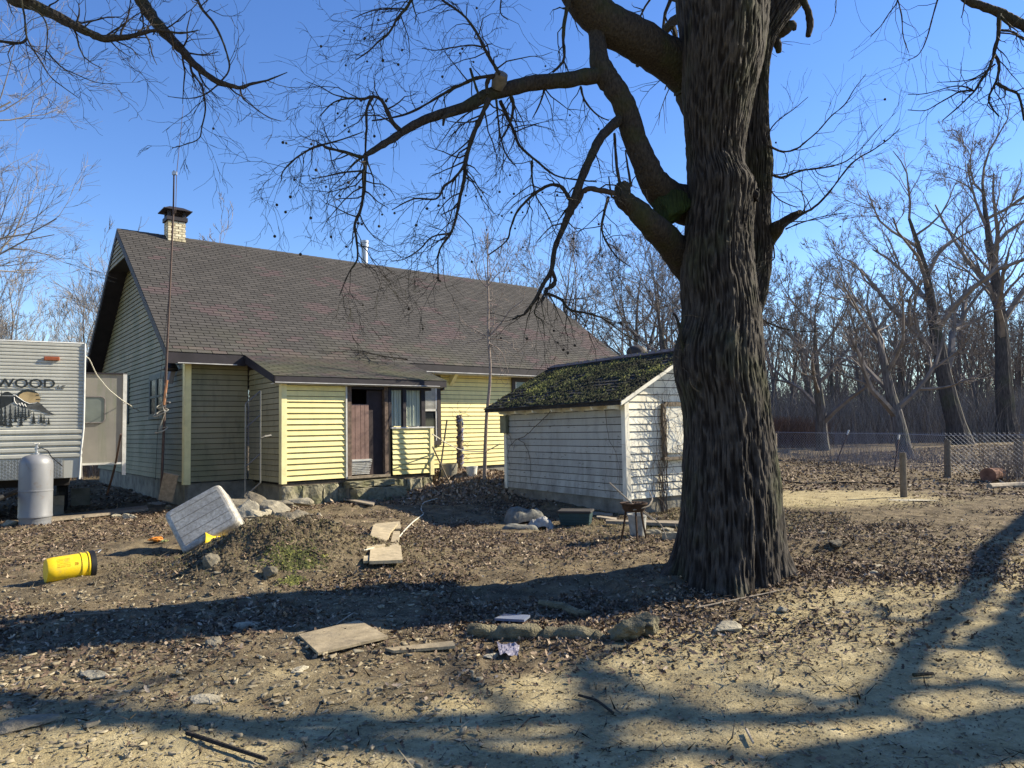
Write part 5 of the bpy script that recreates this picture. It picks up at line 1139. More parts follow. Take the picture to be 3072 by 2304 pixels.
# ---------------- middle and far trees
def treeproto(seed, h, r, lv, mt, mc, nch=(4, 6), fork=.28, spread=.7, upb=.05, wig=.15, minr=.012, ratio=.6, lean=.05, nlimb=7, L0=.42):
    g = random.Random(seed); t_ = M(); c_ = M(); pts = [Vector((0, 0, -.4))]; rr = [r*1.5]; d = Vector((g.uniform(-lean, lean), g.uniform(-lean, lean), 1)).normalized()
    n_ = 9
    for i in range(n_):
        d = (d+Vector((g.gauss(0, .05), g.gauss(0, .05), .03))).normalized(); pts.append(pts[-1]+d*(h*.78+.4)/n_); rr.append(r*(1.08-.93*(i+1)/n_))
    t_.tube(pts, rr, 10)
    for i in range(nlimb):
        f_ = fork+(1-fork)*(i+g.uniform(0, .9))/nlimb; k_ = f_*n_; j = min(int(k_), n_-1); q = pts[j].lerp(pts[j+1], k_-j); th = i*2.4+g.uniform(-.5, .5); sp = spread*g.uniform(.8, 1.3)
        nd = Vector((math.cos(th)*math.sin(sp), math.sin(th)*math.sin(sp), math.cos(sp)))
        grow(c_, g, q, nd, h*L0*(1.15-.6*f_)*g.uniform(.8, 1.2), rr[j]*.55, 0, lv, wig, upb, ratio, nch, .62, minr, 5, 5)
    grow(c_, g, pts[-1], d, h*.25, rr[-1], 1, lv, wig, upb, ratio, nch, .6, minr, 5, 5)
    def me(mm, n_, mat):
        a = bpy.data.meshes.new(n_); a.from_pydata(mm.v, [], mm.f); a.materials.append(mat); at = a.attributes.new('tint', 'FLOAT', 'FACE'); a.update(); return a
    return me(t_, 'trunk', mt), me(c_, 'crown', mc)
def plant(pr, x, y, label, name='bare_tree', s=1., rz=None, group=None, z=None, cat='tree', sz=None):
    e = thing(name, label, cat, (x, y, (hg(x, y) if z is None else z)), R(0, 6.28) if rz is None else rz, group); e.scale = (s, s, sz or s)
    put('trunk', pr[0], e); put('crown', pr[1], e); return e
DBARK = barkmat('dark_oak_bark', (.035, .030, .030), (.10, .09, .085), (.05, .065, .028), .6, .5, .03)
protoA = [treeproto(100+i, 15, .24, 4, FBARK, FTWIG, (3, 4), minr=.012, wig=.17) for i in range(3)]
protoB = [treeproto(200+i, 17, .22, 4, FBARK, FTWIG, (2, 4), .35, .45, .09, minr=.02, nlimb=9, L0=.3) for i in range(4)]
protoC = [treeproto(300+i, 8, .09, 3, FBARK, FTWIG2, (3, 5), .12, .45, .10, minr=.007, nlimb=9, L0=.4) for i in range(3)]
protoF = [treeproto(400+i, 8.0, .30, 4, FBARK, FTWIG, (3, 5), .22, .75, .05, minr=.010, nlimb=8, L0=.62, wig=.14) for i in range(2)]

# lone trees beyond the fence
def P2(px, py): p = G(px, py); return p.x, p.y
big1 = treeproto(501, 20, .62, 4, DBARK, FTWIG, (3, 5), .30, .75, .03, .20, .014, .62, .02, 8, .48)
big2 = treeproto(502, 25, .66, 4, DBARK, FTWIG, (3, 5), .28, .6, .05, .17, .016, .62, .02, 9, .42)
x, y = P2(2883, 1333); e = plant(big1, x, y, 'leaning bare oak beyond the fence, its dark trunk bent to the left', 'bare_oak'); e.rotation_euler = (0, -.14, .6)
x, y = P2(3027, 1325); plant(big2, x, y, 'tall thick bare tree at the right edge beyond the fence', 'bare_oak')
x, y = P2(2470, 1352); plant(protoF[0], x, y, 'low forking bare tree right of the oak trunk, beyond the leaning fence post', 'forked_tree', 1.25)
x, y = P2(2720, 1377); plant(protoF[1], x, y, 'spreading bare tree with ivy low on its trunk, in the middle of the fence line', 'forked_tree', 1.12)
m = M(); gi = random.Random(4)
for i in range(260):
    th = gi.uniform(0, 6.28); c_ = Vector((x+.30*math.cos(th), y+.30*math.sin(th), hg(x, y)+abs(gi.gauss(0, .5)))); s_ = .04
    m.poly([c_+Vector((gi.uniform(-s_, s_), gi.uniform(-s_, s_), gi.uniform(-s_, s_))) for _ in range(3)], gi.uniform(.2, 1))
tag(m.build('ivy', MOSS), 'ivy leaves clinging to the foot of the spreading tree', 'ivy', kind='stuff')
gf = random.Random(77); cnt = 0
FG = 'bare trees of the wood behind the fence'
for i in range(128):
    y = gf.uniform(56, 118); x = y*gf.uniform(.24, .86); s_ = gf.uniform(.75, 1.15)*(.9 if y < 70 else 1.05)
    pr = gf.choice(protoB+protoA[:1]); plant(pr, x, y, *((('bare wood tree in the gap between the big oak trunk and the forked trees', 'woodland_tree', s_), dict(group='wood trees right of the oak')) if x/y < .42 else (('bare wood tree behind the two forked trees and the fence middle', 'woodland_tree', s_), dict(group='wood trees behind the forked trees')) if x/y < .58 else (('bare wood tree near the right edge behind the leaning oak', 'woodland_tree', s_), dict(group='wood trees by the right edge')))[0], z=0, **(dict(group='wood trees right of the oak') if x/y < .42 else dict(group='wood trees behind the forked trees') if x/y < .58 else dict(group='wood trees by the right edge')))
for i in range(46):
    y = gf.uniform(36, 62); x = y*gf.uniform(-.02, .27); plant(gf.choice(protoC+protoA), x, y, 'bare thin tree rising behind the shed roof and the house end', 'woodland_tree', gf.uniform(.75, 1.05) if y > 40 else .8, group='bare trees behind the shed', z=0)
for i in range(60):
    y = gf.uniform(27, 60); x = y*gf.uniform(-.80, -.50); plant(gf.choice(protoC), x, y, 'slender bare sapling in the thicket behind the trailer', 'sapling', gf.uniform(.65, 1.15), group='saplings behind the trailer', z=0)
pleft = treeproto(601, 17, .25, 4, FBARK, FTWIG2, (4, 5), .15, .8, .04, .16, .0055, .62, .03, 11, .40)
plant(pleft, -18.2, 19.5, 'bare pale finely twigged tree at the left edge reaching over the trailer', 'bare_tree', 1.0, .5)
plant(protoA[2], 8.2, 40, 'bare tree with spreading crown directly behind the shed ridge', 'bare_tree', .82)
plant(protoB[0], -20.9, 50, 'lone treetop showing above the ridge right of the chimney', 'bare_tree', .98)
# brush at the wood's edge
def brush(name, N, xf, seed, h0, h1, w, tint, label):
    g = nr(seed); y, x = xf(g, N); n = len(x); h = g.uniform(h0, h1, n); z = hgt(x, y); ax_ = g.normal(0, .35, n)*h; ay_ = g.normal(0, .35, n)*h; wv_ = g.uniform(.5, 1, n)*w
    a_ = np.stack([x-wv_, y, z-.05], -1); b_ = np.stack([x+wv_, y, z-.05], -1); c_ = np.stack([x+ax_*.4+wv_*.7, y+ay_*.4, z+h*.6], -1); d_ = np.stack([x+ax_*.4-wv_*.7, y+ay_*.4, z+h*.6], -1)
    e_ = np.stack([x+ax_+wv_*.3, y+ay_, z+h], -1); f_ = np.stack([x+ax_-wv_*.3, y+ay_, z+h], -1)
    V = np.stack([a_, b_, c_, d_, e_, f_], 1).reshape(-1, 3); o = np.arange(n)[:, None]*6
    Fc = np.concatenate([o+np.array([[0, 1, 2, 3]]), o+np.array([[3, 2, 4, 5]])]); tag(npmesh(name, V, Fc, np.tile(g.uniform(0, 1, n), 2), tint), label, 'brush', kind='stuff')
BR = tinted('dry_brush', [(0, (.075, .066, .062)), (.5, (.17, .15, .14)), (1, (.30, .27, .24))], .3, 5, .9, 0)  # brush colour lightened and greyed to stand in for haze
BRR = tinted('reddish_brush', [(0, (.08, .05, .04)), (1, (.20, .12, .085))], .3, 5, .9, 0)
def xa(g, N): y = g.uniform(52, 80, N); return y, y*g.uniform(.26, .9, N)
brush('undergrowth', 26000, xa, 5, .6, 4.5, .016, BR, 'tangled leafless undergrowth at the edge of the wood')
def xz(g, N): y = g.uniform(95, 140, N); return y, y*g.uniform(-.85, 1., N)
brush('far_wood', 26000, xz, 51, 4, 11, .05, BR, 'far leafless wood closing the view behind the trees')
def xb(g, N): y = g.uniform(28, 60, N); return y, y*g.uniform(-.85, -.45, N)
brush('thicket', 14000, xb, 6, 1, 4.8, .014, BR, 'dense leafless thicket behind the trailer')
def xc(g, N): y = g.uniform(34, 58, N); return y, y*g.uniform(-.03, .28, N)
brush('thicket', 6000, xc, 7, 1, 5, .014, BR, 'leafless brush behind the shed')
def xd(g, N): return g.normal(50, 1.2, N), g.normal(18.4, 1.3, N)
brush('red_brush', 2500, xd, 8, .8, 2.2, .02, BRR, 'patch of reddish dry weeds just right of the oak trunk, far back')
def xe(g, N): y = g.uniform(24, 36, N); return y, 12.5+g.normal(0, .7, N)+np.where(g.uniform(0, 1, N) < .5, (y-24)*.1, 4)
brush('fence_weeds', 1500, xe, 9, .2, .8, .006, BR, 'thin dry weeds along the wire fence')

# ================================================================== LEAVES, DEBRIS, MOSS ON THE GROUND
leaf_t = np.array([[-.5, 0, 0], [-.28, .17, .05], [-.12, .10, .02], [.02, .26, .08], [.14, .11, .02], [.30, .18, .07], [.5, 0, .03], [.30, -.18, .07], [.14, -.11, .02], [.02, -.26, .08], [-.12, -.10, .02], [-.28, -.17, .05]])
leaf_f = np.array([[0, 1, 2], [2, 3, 4], [4, 5, 6], [6, 7, 8], [8, 9, 10], [10, 11, 0], [0, 2, 10], [2, 4, 10], [4, 8, 10], [4, 6, 8]])
diam_t = np.array([[-.5, 0, 0], [0, .26, .10], [.5, 0, .02], [0, -.26, .10]]); diam_f = np.array([[0, 2, 1], [0, 3, 2]])
def scatter(name, x, y, tpl, fc, s0, s1, seed, mat, label, tilt=.5, lift=.012, tlo=0., thi=1.):
    g = nr(seed); n = len(x); z = hgt(x, y)+g.uniform(.0, lift, n); s = g.uniform(s0, s1, n); yw = g.uniform(0, 6.283, n); ta = g.normal(0, tilt, n); tb = g.normal(0, tilt, n); curl = g.uniform(-1, 2.2, n)
    T = np.repeat(tpl[None], n, 0).copy(); T[..., 2] = T[..., 2]*curl[:, None] + (T[..., 0]**2)*curl[:, None]*.5; T *= s[:, None, None]
    c, s_ = np.cos(ta)[:, None], np.sin(ta)[:, None]; Y1 = T[..., 1]*c-T[..., 2]*s_; Z1 = T[..., 1]*s_+T[..., 2]*c
    c, s_ = np.cos(tb)[:, None], np.sin(tb)[:, None]; X1 = T[..., 0]*c+Z1*s_; Z2 = -T[..., 0]*s_+Z1*c
    c, s_ = np.cos(yw)[:, None], np.sin(yw)[:, None]; X = X1*c-Y1*s_; Y = X1*s_+Y1*c
    V = np.stack([X+x[:, None], Y+y[:, None], Z2+z[:, None]+np.abs(np.sin(ta))[:, None]*s[:, None]*.15], -1).reshape(-1, 3)
    Fc = (np.arange(n)[:, None, None]*len(tpl)+fc[None]).reshape(-1, 3); tt = np.repeat(np.clip(g.beta(1.6, 1.9, n)*(thi-tlo)+tlo, 0, 1), len(fc))
    return tag(npmesh(name, V, Fc, tt, mat), label, 'leaves' if 'leaf' in name else 'debris', kind='stuff')
def inhouse(x, y):
    hx = (x+7.643)*math.cos(TH)+(y-16.847)*math.sin(TH); hy = -(x+7.643)*math.sin(TH)+(y-16.847)*math.cos(TH)
    a_ = (hx > 0) & (hy > 0) | (hx > PU0) & (hx < PU1) & (hy > PJ) & (hy < .1)
    dx, dy = x-2.136, y-13.836; bx_ = dx*math.cos(-TS)+dy*math.sin(-TS); ax_ = -dx*math.sin(-TS)+dy*math.cos(-TS)
    return a_ | (bx_ > 0) & (bx_ < SWd) & (ax_ > 0) & (ax_ < SLn) | (np.hypot(x-2.25, y-7.65) < .5)
def dens(x, y):
    d = 1-path_mask(x, y)*.97; n_ = fbm(x*.8, y*.8, 4, 31); d = d*np.clip((n_-.40)*5.5, .05, 1)
    d = np.maximum(d, gauss(x, y, .5, 10.2, 2.2, 1.6)); d = np.maximum(d, gauss(x, y, 1.2, 5.9, 1.6, .7)*.9); d = np.maximum(d, gauss(x, y, 4.2, 8.6, 2.2, 1.6)*.95)
    d = np.maximum(d, gauss(x, y, -1.2, 19.5, 2.5, 1.8)*1.3); d = np.maximum(d, sst(13, 18, y)*sst(4, 7, x)*.9); d = d*(1-.75*gauss(x, y, -4.8, 8.3, 2.0, 2.4)); d = d*(1-.6*sst(6.2, 5.0, y)*sst(1, -1, x)); d = d*(1-.5*sst(4.6, 3.6, y)); d = d*(1-.85*gauss(x, y, -3.1, 8.9, 1.0, .8))
    d = d*(1-.98*np.clip(gauss(x, y, 6.4, 15.6, 2.4, 1.4)*1.5, 0, 1)); return np.clip(d, 0.012, 1)
def samp(N, y0, y1, seed, wmul=.8, pw=1.):
    g = nr(seed); y = y0+(y1-y0)*g.uniform(0, 1, N)**pw; x = y*g.uniform(-wmul, wmul, N); k_ = (g.uniform(0, 1, N) < dens(x, y)) & ~inhouse(x, y); return x[k_], y[k_]
x, y = samp(60000, 2.3, 8, 1, .85, .65); scatter('leaf_litter', x, y, leaf_t, leaf_f, .028, .068, 1, LEAF, 'dry brown oak leaves over the near yard')
x, y = samp(105000, 7, 16, 2, .85, .75); scatter('leaf_litter', x, y, leaf_t[[0, 2, 3, 4, 6, 8, 9, 10]], np.array([[0, 1, 7], [1, 2, 3], [3, 4, 5], [5, 6, 7], [1, 3, 7], [3, 5, 7]]), .04, .085, 3, LEAF, 'dry brown oak leaves over the middle yard', tlo=.05)
x, y = samp(120000, 15, 46, 4, .85, .8); scatter('leaf_litter', x, y, diam_t, diam_f, .06, .13, 5, LEAF, 'dry leaves beyond the shed and round the fence', tlo=.15)
g_ = nr(66); N = 18000; x = g_.normal(-1.2, 1.7, N); y = g_.normal(19.3, .9, N); k_ = ~inhouse(x, y); scatter('leaf_litter', x[k_], y[k_], diam_t, diam_f, .08, .15, 6, LEAF, 'dry leaves tinted bright as if sunlit, banked against the house right of the porch', .8, .10, .55, 1)  # leaf tint raised so the bank looks sunlit
g_ = nr(67); N = 2600; y = 3.2+5.4*g_.uniform(0, 1, N); x = y*g_.uniform(-.75, .75, N); k_ = (vnoise(x*1.6, y*1.6, 55) > .60) & (dens(x, y) > .35) & ~inhouse(x, y); scatter('leaf_litter', x[k_], y[k_], leaf_t, leaf_f, .065, .11, 68, LEAF, 'larger curled oak leaves in loose drifts near the camera', .35, .01, .3, .95)
bit_t = np.array([[-.5, 0, 0], [0, .3, 0], [.5, 0, 0], [0, -.3, 0], [0, 0, .28]]); bit_f = np.array([[0, 1, 4], [1, 2, 4], [2, 3, 4], [3, 0, 4]])
DEB = tinted('ground_debris', [(0, (.06, .045, .03)), (.5, (.18, .148, .098)), (1, (.36, .31, .21))], .3, 20, .95, 0)
g_ = nr(9); N = 42000; y = 2.2+7.5*g_.uniform(0, 1, N)**.9; x = y*g_.uniform(-.8, .8, N); scatter('ground_debris', x, y, bit_t, bit_f, .006, .026, 8, DEB, 'small bark chips, clods and gravel over the near dirt', .3, .002)
g_ = nr(10); N = 2600; y = g_.uniform(3, 8, N); x = -y*g_.uniform(.05, .75, N); 
for q_ in range(4):
    gq_ = nr(90+q_); an_ = np.sort(gq_.uniform(0, 6.283, 7)); rd_ = gq_.uniform(.28, .55, 7); rim = np.stack([rd_*np.cos(an_), rd_*np.sin(an_)*.75, np.zeros(7)], -1); tp_ = np.concatenate([rim, rim*np.array([.82, .82, 0])+np.array([0, 0, .10])])
    fq_ = np.array([[i, (i+1) % 7, 7+(i+1) % 7] for i in range(7)]+[[i, 7+(i+1) % 7, 7+i] for i in range(7)]+[[7, 7+i, 8+i] for i in range(1, 6)]); kk = slice(q_, None, 4)
    scatter('stone_chips', x[kk], y[kk], tp_, fq_, .025, .085, 91+q_, DEB, 'flat pale stone chips in the dirt at the lower left', .10, .0, .3, 1)
g_ = nr(12); N = 5000; y = g_.uniform(2.5, 15, N); x = y*g_.uniform(-.8, .8, N); k_ = ~inhouse(x, y); st_t = np.array([[-.5, 0, 0], [-.1, .03, .03], [.5, .1, .01], [-.1, -.02, .02]]); scatter('fallen_twig_litter', x[k_], y[k_], st_t, np.array([[0, 3, 1], [3, 2, 1], [0, 1, 3]]), .06, .24, 10, DEB, 'short dead twigs strewn on the ground', .15, .01)
def grass(N, pf, seed, h0, h1, label):
    g = nr(seed); x, y = pf(g, N); k_ = ~inhouse(x, y); x, y = x[k_], y[k_]; n = len(x); z = hgt(x, y); h = g.uniform(h0, h1, n); th = g.uniform(0, 6.28, n); w = .0035; bx_ = g.normal(0, .6, n)*h; by_ = g.normal(0, .6, n)*h
    a_ = np.stack([x-w*np.cos(th), y-w*np.sin(th), z], -1); b_ = np.stack([x+w*np.cos(th), y+w*np.sin(th), z], -1); c_ = np.stack([x+bx_, y+by_, z+h], -1)
    tag(npmesh('grass_blades', np.stack([a_, b_, c_], 1).reshape(-1, 3), np.arange(n*3).reshape(-1, 3), g.uniform(.2, 1, n), tinted('short_grass', [(0, (.03, .035, .012)), (.5, (.10, .11, .035)), (1, (.30, .26, .13))], .2, 5, .9, 0)), label, 'grass', kind='stuff')
grass(9000, lambda g, N: (g.normal(-2.7, .8, N), g.normal(9.2, .8, N)), 31, .010, .045, 'short mossy grass growing over the dirt mound')
grass(9000, lambda g, N: (g.normal(3.2, 1.3, N), g.normal(13.0, 1.5, N)), 32, .02, .07, 'thin winter grass by the sunny side of the shed')
def mp(cx, cy, s): return lambda g, N: (lambda x, y: np.stack([x, y, hgt(x, y)-.004], -1))(g.normal(cx, s, N), g.normal(cy, s*.8, N))
p = G(880, 1680); tag(tufts(2600, mp(p.x, p.y, .13), 33, .008, .022, lambda g, q: np.clip(g.normal(.62, .2, len(q)), 0, 1), 'moss_patch', MOSS), 'bright green moss patch on the side of the dirt mound', 'moss', kind='stuff')
p = G(875, 1745); tag(tufts(700, mp(p.x, p.y, .06), 34, .008, .02, lambda g, q: np.clip(g.normal(.8, .15, len(q)), 0, 1), 'moss_patch', MOSS), 'small green moss spot low on the mound', 'moss', kind='stuff')
CLOD = tinted('dug_soil', [(0, (.03, .022, .014)), (.5, (.065, .05, .032)), (1, (.13, .105, .068))], .35, 12, .95, .3)
def mc(g, N): x = g.normal(-3.1, .8, N); y = g.normal(8.9, .65, N); return np.stack([x, y, hgt(x, y)-.006], -1)
tag(tufts(14000, mc, 35, .005, .026, lambda g, q: g.uniform(0, 1, len(q)), 'soil_clods', CLOD), 'loose dug soil clods on the mound', 'soil', kind='stuff')

# ================================================================== STONES, BOARDS, JUNK
def stone(px, py, w, dpt, h, label, tone=0., seed=1, rz=None, tilt=(0, 0), name='stone', mat=STONE, sink=.3, dep=None):
    p = G(px, py) if dep is None else W(px, py, dep); z = hg(p.x, p.y) if dep is None else p.z
    m = M(); m.blob((0, 0, 0), (w/2, dpt/2, h/2), seed, 2, .6, .5)
    return tag(m.build(name, mat, None, loc=(p.x, p.y, z+h*(.5-sink)), rot=(tilt[0], tilt[1], R(-.6, .6) if rz is None else rz), tone=tone), label, name.replace('_', ' '))
for a_ in ((345, 1553, .26, .22, .16, 'cream stone at the right end of the long plank by the trailer', .35, 11), (388, 1556, .34, .26, .18, 'larger cream stone beside another one near the tub', .4, 12), (235, 1562, .22, .16, .1, 'flat pale stone below the long plank', .3, 13), (210, 1556, .15, .12, .08, 'small pale stone left of the flat one', .2, 131),
          (505, 1525, .22, .18, .14, 'grey stone peeping out behind the tub corner', .0, 14), (628, 1696, .24, .20, .20, 'squarish brown stone standing in front of the tipped tub', -.1, 15), (812, 1740, .20, .16, .17, 'shaded stone at the right foot of the dirt mound', -.15, 16),
          (742, 1880, .24, .12, .06, 'flat sunlit stone at the lower edge of the trunk shadow', .3, 17), (900, 2012, .16, .10, .04, 'small pale chip below the plywood sheet', .45, 18), (615, 2103, .22, .16, .05, 'flat pale stone at lower left among leaves', .25, 19), (290, 2030, .28, .14, .05, 'long flat stone in the left foreground', .3, 20), (85, 2180, .32, .2, .07, 'flat stone in shade at the lower left corner', -.05, 21),
          (2180, 1893, .26, .2, .11, 'pale rock in the leaves below the oak', .3, 22), (2632, 1706, .34, .16, .07, 'low pale rock on the leaves right of the oak', .25, 23), (2510, 1640, .22, .18, .11, 'dark angular rock right of the oak among leaves', -.25, 24), (2620, 1722, .12, .1, .05, 'tiny pale rock beside the low pale rock', .3, 25), (2740, 1503, .95, .4, .05, 'flat pale slab lying in front of the wooden post', .45, 26),
          (1475, 1975, .13, .08, .05, 'small cream stone left of the crumpled wrapper', .45, 27), (2470, 1600, .15, .1, .05, 'little grey rock on the leaf bed right of the oak', .1, 28), (640, 1935, .2, .14, .08, 'half buried stone in leaves below the long shadow', .0, 29), (2345, 1835, .14, .1, .06, 'small pale rock just right of the oak roots', .2, 30), (1955, 1603, .35, .22, .16, 'rounded pale stone behind the fire stand', .25, 31), (2000, 1598, .3, .2, .14, 'rounded grey stone between fire stand and trunk', .15, 32), (30, 1578, .25, .3, .16, 'cut log end resting by the grey gas cylinder', .25, 33)):
    stone(*a_[:6], tone=a_[6], seed=a_[7])
# rubble heap by the porch
for i, a_ in enumerate(((735, 1535, 13.0, .60, .45, .12, (.5, .3), 'big tilted grey slab in the rubble right of the tub'), (815, 1525, 13.6, .62, .4, .24, (.1, .2), 'broad rough rock on top of the rubble heap'), (850, 1512, 14.0, .4, .3, .2, (0, 0), 'dark rock at the back of the rubble heap'), (835, 1565, 12.5, .38, .3, .14, (.4, 0), 'pale slab leaning low in the rubble heap'),
        (790, 1545, 12.8, .28, .22, .22, (.2, .4), 'white lump of broken plaster in the rubble'), (870, 1570, 12.3, .5, .26, .1, (.3, -.2), 'long thin slab across the rubble heap'), (905, 1540, 13.0, .35, .25, .1, (0, .1), 'flat stone at the right end of the rubble'), (760, 1585, 12.0, .3, .22, .12, (0, 0), 'brown stone at the foot of the rubble near the tub'), (935, 1600, 11.4, .45, .25, .06, (0, 0), 'thin cream slab in front of the rubble heap'), (715, 1520, 13.2, .5, .35, .2, (.6, .2), 'dark slab leaning against the back of the tipped tub'), (770, 1508, 13.8, .55, .4, .16, (.3, .5), 'upturned slab edge at the back of the rubble'), (900, 1505, 14.2, .4, .3, .2, (.2, .1), 'brown rock between the rubble and the porch stones'), (850, 1590, 11.6, .45, .3, .16, (.4, .1), 'broken slab on the back of the dirt mound'), (785, 1575, 12.1, .4, .3, .18, (.3, .4), 'tilted brown slab just right of the tub corner'), (985, 1580, 11.9, .4, .22, .05, (0, 0), 'thin flat slab right of the cream one'), (880, 1605, 11.3, .28, .2, .06, (0, 0), 'small flat slab near the crooked branch'))):
    px, py, dep, w, dd, h, tl, lb = a_; p = W(px, py, dep); m = M(); m.blob((0, 0, 0), (w/2*1.35, dd/2*1.35, h/2*1.2), 50+i, 2, .5)
    tag(m.build('rubble_stone', STONE, None, loc=(p.x, p.y, max(p.z, hg(p.x, p.y)+h*.25)), rot=(tl[0], tl[1], R(-1, 1)), tone=R(-.3, .35)), lb, 'stone')
RUBM = M(); gg = random.Random(6)
for i in range(120):
    p = W(gg.uniform(720, 960), gg.uniform(1500, 1600), gg.uniform(11.5, 14)); z = hg(p.x, p.y)
    RUBM.blob((p.x, p.y, z+.01), (gg.uniform(.02, .09), gg.uniform(.02, .07), gg.uniform(.01, .05)), i, 0, .4, gg.uniform(.2, 1))
tag(RUBM.build('rubble_bits', STONE), 'small broken stones scattered through the rubble heap', 'rubble', kind='stuff')
def gboard(px, th, label, tone=0., name='board', mat=WOODG, lift=.01, cat='board', seed=0):
    P_ = [G(*p) for p in px]; c_ = sum(P_, Vector())/len(P_); g = random.Random(seed); n_ = len(P_); zz = max(hg(p.x, p.y) for p in P_+[c_])
    m = M(); top = [Vector((p.x-c_.x, p.y-c_.y, (p.z*.5+zz*.5)-c_.z+lift+th)) for p in P_]; bot = [t_-Vector((0, 0, th)) for t_ in top]
    m.poly(top[::-1]); m.poly(bot)
    for i in range(n_): j = (i+1) % n_; m.poly([top[i], top[j], bot[j], bot[i]])
    return tag(m.build(name, mat, None, loc=c_, tone=tone), label, cat)
TANW = tinted('tan_weathered_board', [(0, (.14, .11, .07)), (.5, (.33, .27, .175)), (1, (.46, .39, .27))], .35, 10, .9, .5, .008)
q6 = lambda L_: [(700+x/2.2, 1550+y/2.2) for x, y in L_]
gboard(q6([(935, 65), (1098, 58), (1108, 96), (925, 104)]), .03, 'farthest stepping board, nearest the porch shadow', .05, mat=TANW, seed=1); gboard(q6([(925, 108), (1085, 104), (1040, 160), (1000, 222), (880, 226)]), .03, 'middle stepping board crossed by the pale hose', .05, mat=TANW, seed=2)
gboard(q6([(1058, 150), (1100, 150), (1090, 212), (1030, 218)]), .025, 'narrow board strip right of the middle stepping board', .05, mat=TANW); gboard(q6([(905, 236), (1105, 226), (1118, 348), (898, 350)]), .035, 'nearest stepping board, broad and greenish', .05, mat=TANW, seed=3); gboard(q6([(862, 282), (900, 280), (892, 325), (858, 328)]), .03, 'small board offcut left of the nearest stepping board', .05, mat=TANW)
gboard(q6([(430, 800), (830, 706), (1022, 820), (560, 936)]), .018, 'thin sheet of old plywood lying in the dirt', -.18, mat=TANW, seed=4); gboard(q6([(1000, 893), (1450, 860), (1466, 902), (1060, 918)]), .02, 'half buried grey board right of the plywood sheet', -.2, mat=TANW, seed=5)
gboard([(148, 1567), (160, 1556), (440, 1527), (445, 1535)], .05, 'long grey plank lying from the cylinder to the tub', .1); gboard([(1818, 1575), (1818, 1580), (2050, 1582), (2050, 1577)], .05, 'long thin lath behind the fire stand', .1)
gboard([(1030, 1497), (1125, 1512), (1120, 1520), (1020, 1504)], .03, 'short board at the foot of the porch step', .2); gboard([(1040, 1478), (1200, 1478), (1200, 1500), (1040, 1506)], .04, 'low plank laid under the porch step', -.15)
gboard([(440, 1512), (495, 1500), (497, 1514), (470, 1517)], .004, 'torn white sheet of metal beneath the house corner', .5); gboard([(1770, 1540), (1838, 1548), (1838, 1553), (1770, 1546)], .03, 'pale stick lying right of the teal bin', .3); gboard([(1790, 1552), (1850, 1562), (1850, 1568), (1790, 1557)], .03, 'second pale stick in front of the first', .35)
# old rotten log
q7 = lambda x, y: (1300+x/2.2, 1550+y/2.2)
LOGM = simple('rotten_log_wood', (.15, .13, .08), .5, 9, .95, 0, .9, .03)
P_ = [G(*q7(x, y)) for x, y in ((240, 775), (330, 770), (480, 790), (640, 795), (800, 800), (960, 800), (1090, 800), (1180, 800))]
lg = thing('rotten_log', 'old half buried rotten log lying in the leaves below the oak', 'log', P_[0]); m = M(); Q_ = [P_[0].lerp(P_[-1], i/40)+(P_[min(7, int(i*7/40))]-P_[0].lerp(P_[-1], int(i*7/40)/7))*.8-P_[0]+Vector((0, 0, .012+.02*math.sin(i*.5))) for i in range(41)]; m.tube(Q_, [max(.02, .085*math.sin(math.pi*min(1, .12+i/44))**.4*(.75+.6*float(vnoise(i*.45, 1.5, 3)))) for i in range(41)], 22); m.v = [(a_+.022*(float(vnoise(a_*14, c_*30+b_*9, 5))-.5), b_+.03*(float(vnoise(a_*10, c_*40, 6))-.5), c_*.85+.03*(float(vnoise(a_*17, b_*22, 7))-.5)) for a_, b_, c_ in m.v]; o_ = m.build('log_body', LOGM, lg, smooth=True)
p = G(*q7(1290, 830))-P_[0]; m = M(); m.blob((p.x, p.y+.05, .08), (.17, .13, .11), 5, 3, .9); m.build('log_stub', LOGM, lg); p = G(*q7(1420, 790))-P_[0]; m = M(); m.blob((p.x, p.y+.05, .07), (.13, .12, .10), 6, 3, .9); m.build('log_stub', LOGM, lg)
m = M(); p = [G(*q7(x, y)) for x, y in ((700, 590), (860, 620), (950, 660), (1040, 655))]; m.tube([v+Vector((0, 0, .03)) for v in p], [.03, .045, .04, .015], 9); tag(m.build('bark_slab', LOGM, smooth=True), 'dark curved piece of root above the rotten log', 'root')
gboard([q7(405, 712), q7(470, 686), q7(640, 692), q7(600, 722)], .02, 'bluish clear plastic sheet behind the rotten log', 0, 'clear_sheet', simple('bluish_plastic', (.16, .185, .25), .1, 9, .2, 0, 0, .6), .03, 'sheet')
m = M(); p0 = G(*q7(420, 870)); p1 = G(*q7(570, 880)); p2 = G(*q7(560, 952)); p3 = G(*q7(440, 945)); N_ = 14
for i in range(N_):
    for j in range(N_):
        def f(a_, b_): q = (p0*(1-a_)+p1*a_)*(1-b_)+(p3*(1-a_)+p2*a_)*b_; return (q.x, q.y, q.z+.02+.03*float(vnoise(a_*6, b_*6, 4))+.012*float(vnoise(a_*19, b_*19, 5)))
        m.poly([f(i/N_, (j+1)/N_), f((i+1)/N_, (j+1)/N_), f((i+1)/N_, j/N_), f(i/N_, j/N_)])
tag(m.build('crumpled_wrapper', simple('lilac_grey_foil', (.17, .16, .20), .3, 30, .35, 0, 0, .5)), 'crumpled lilac grey wrapper in front of the rotten log', 'wrapper')
def roots(): pass
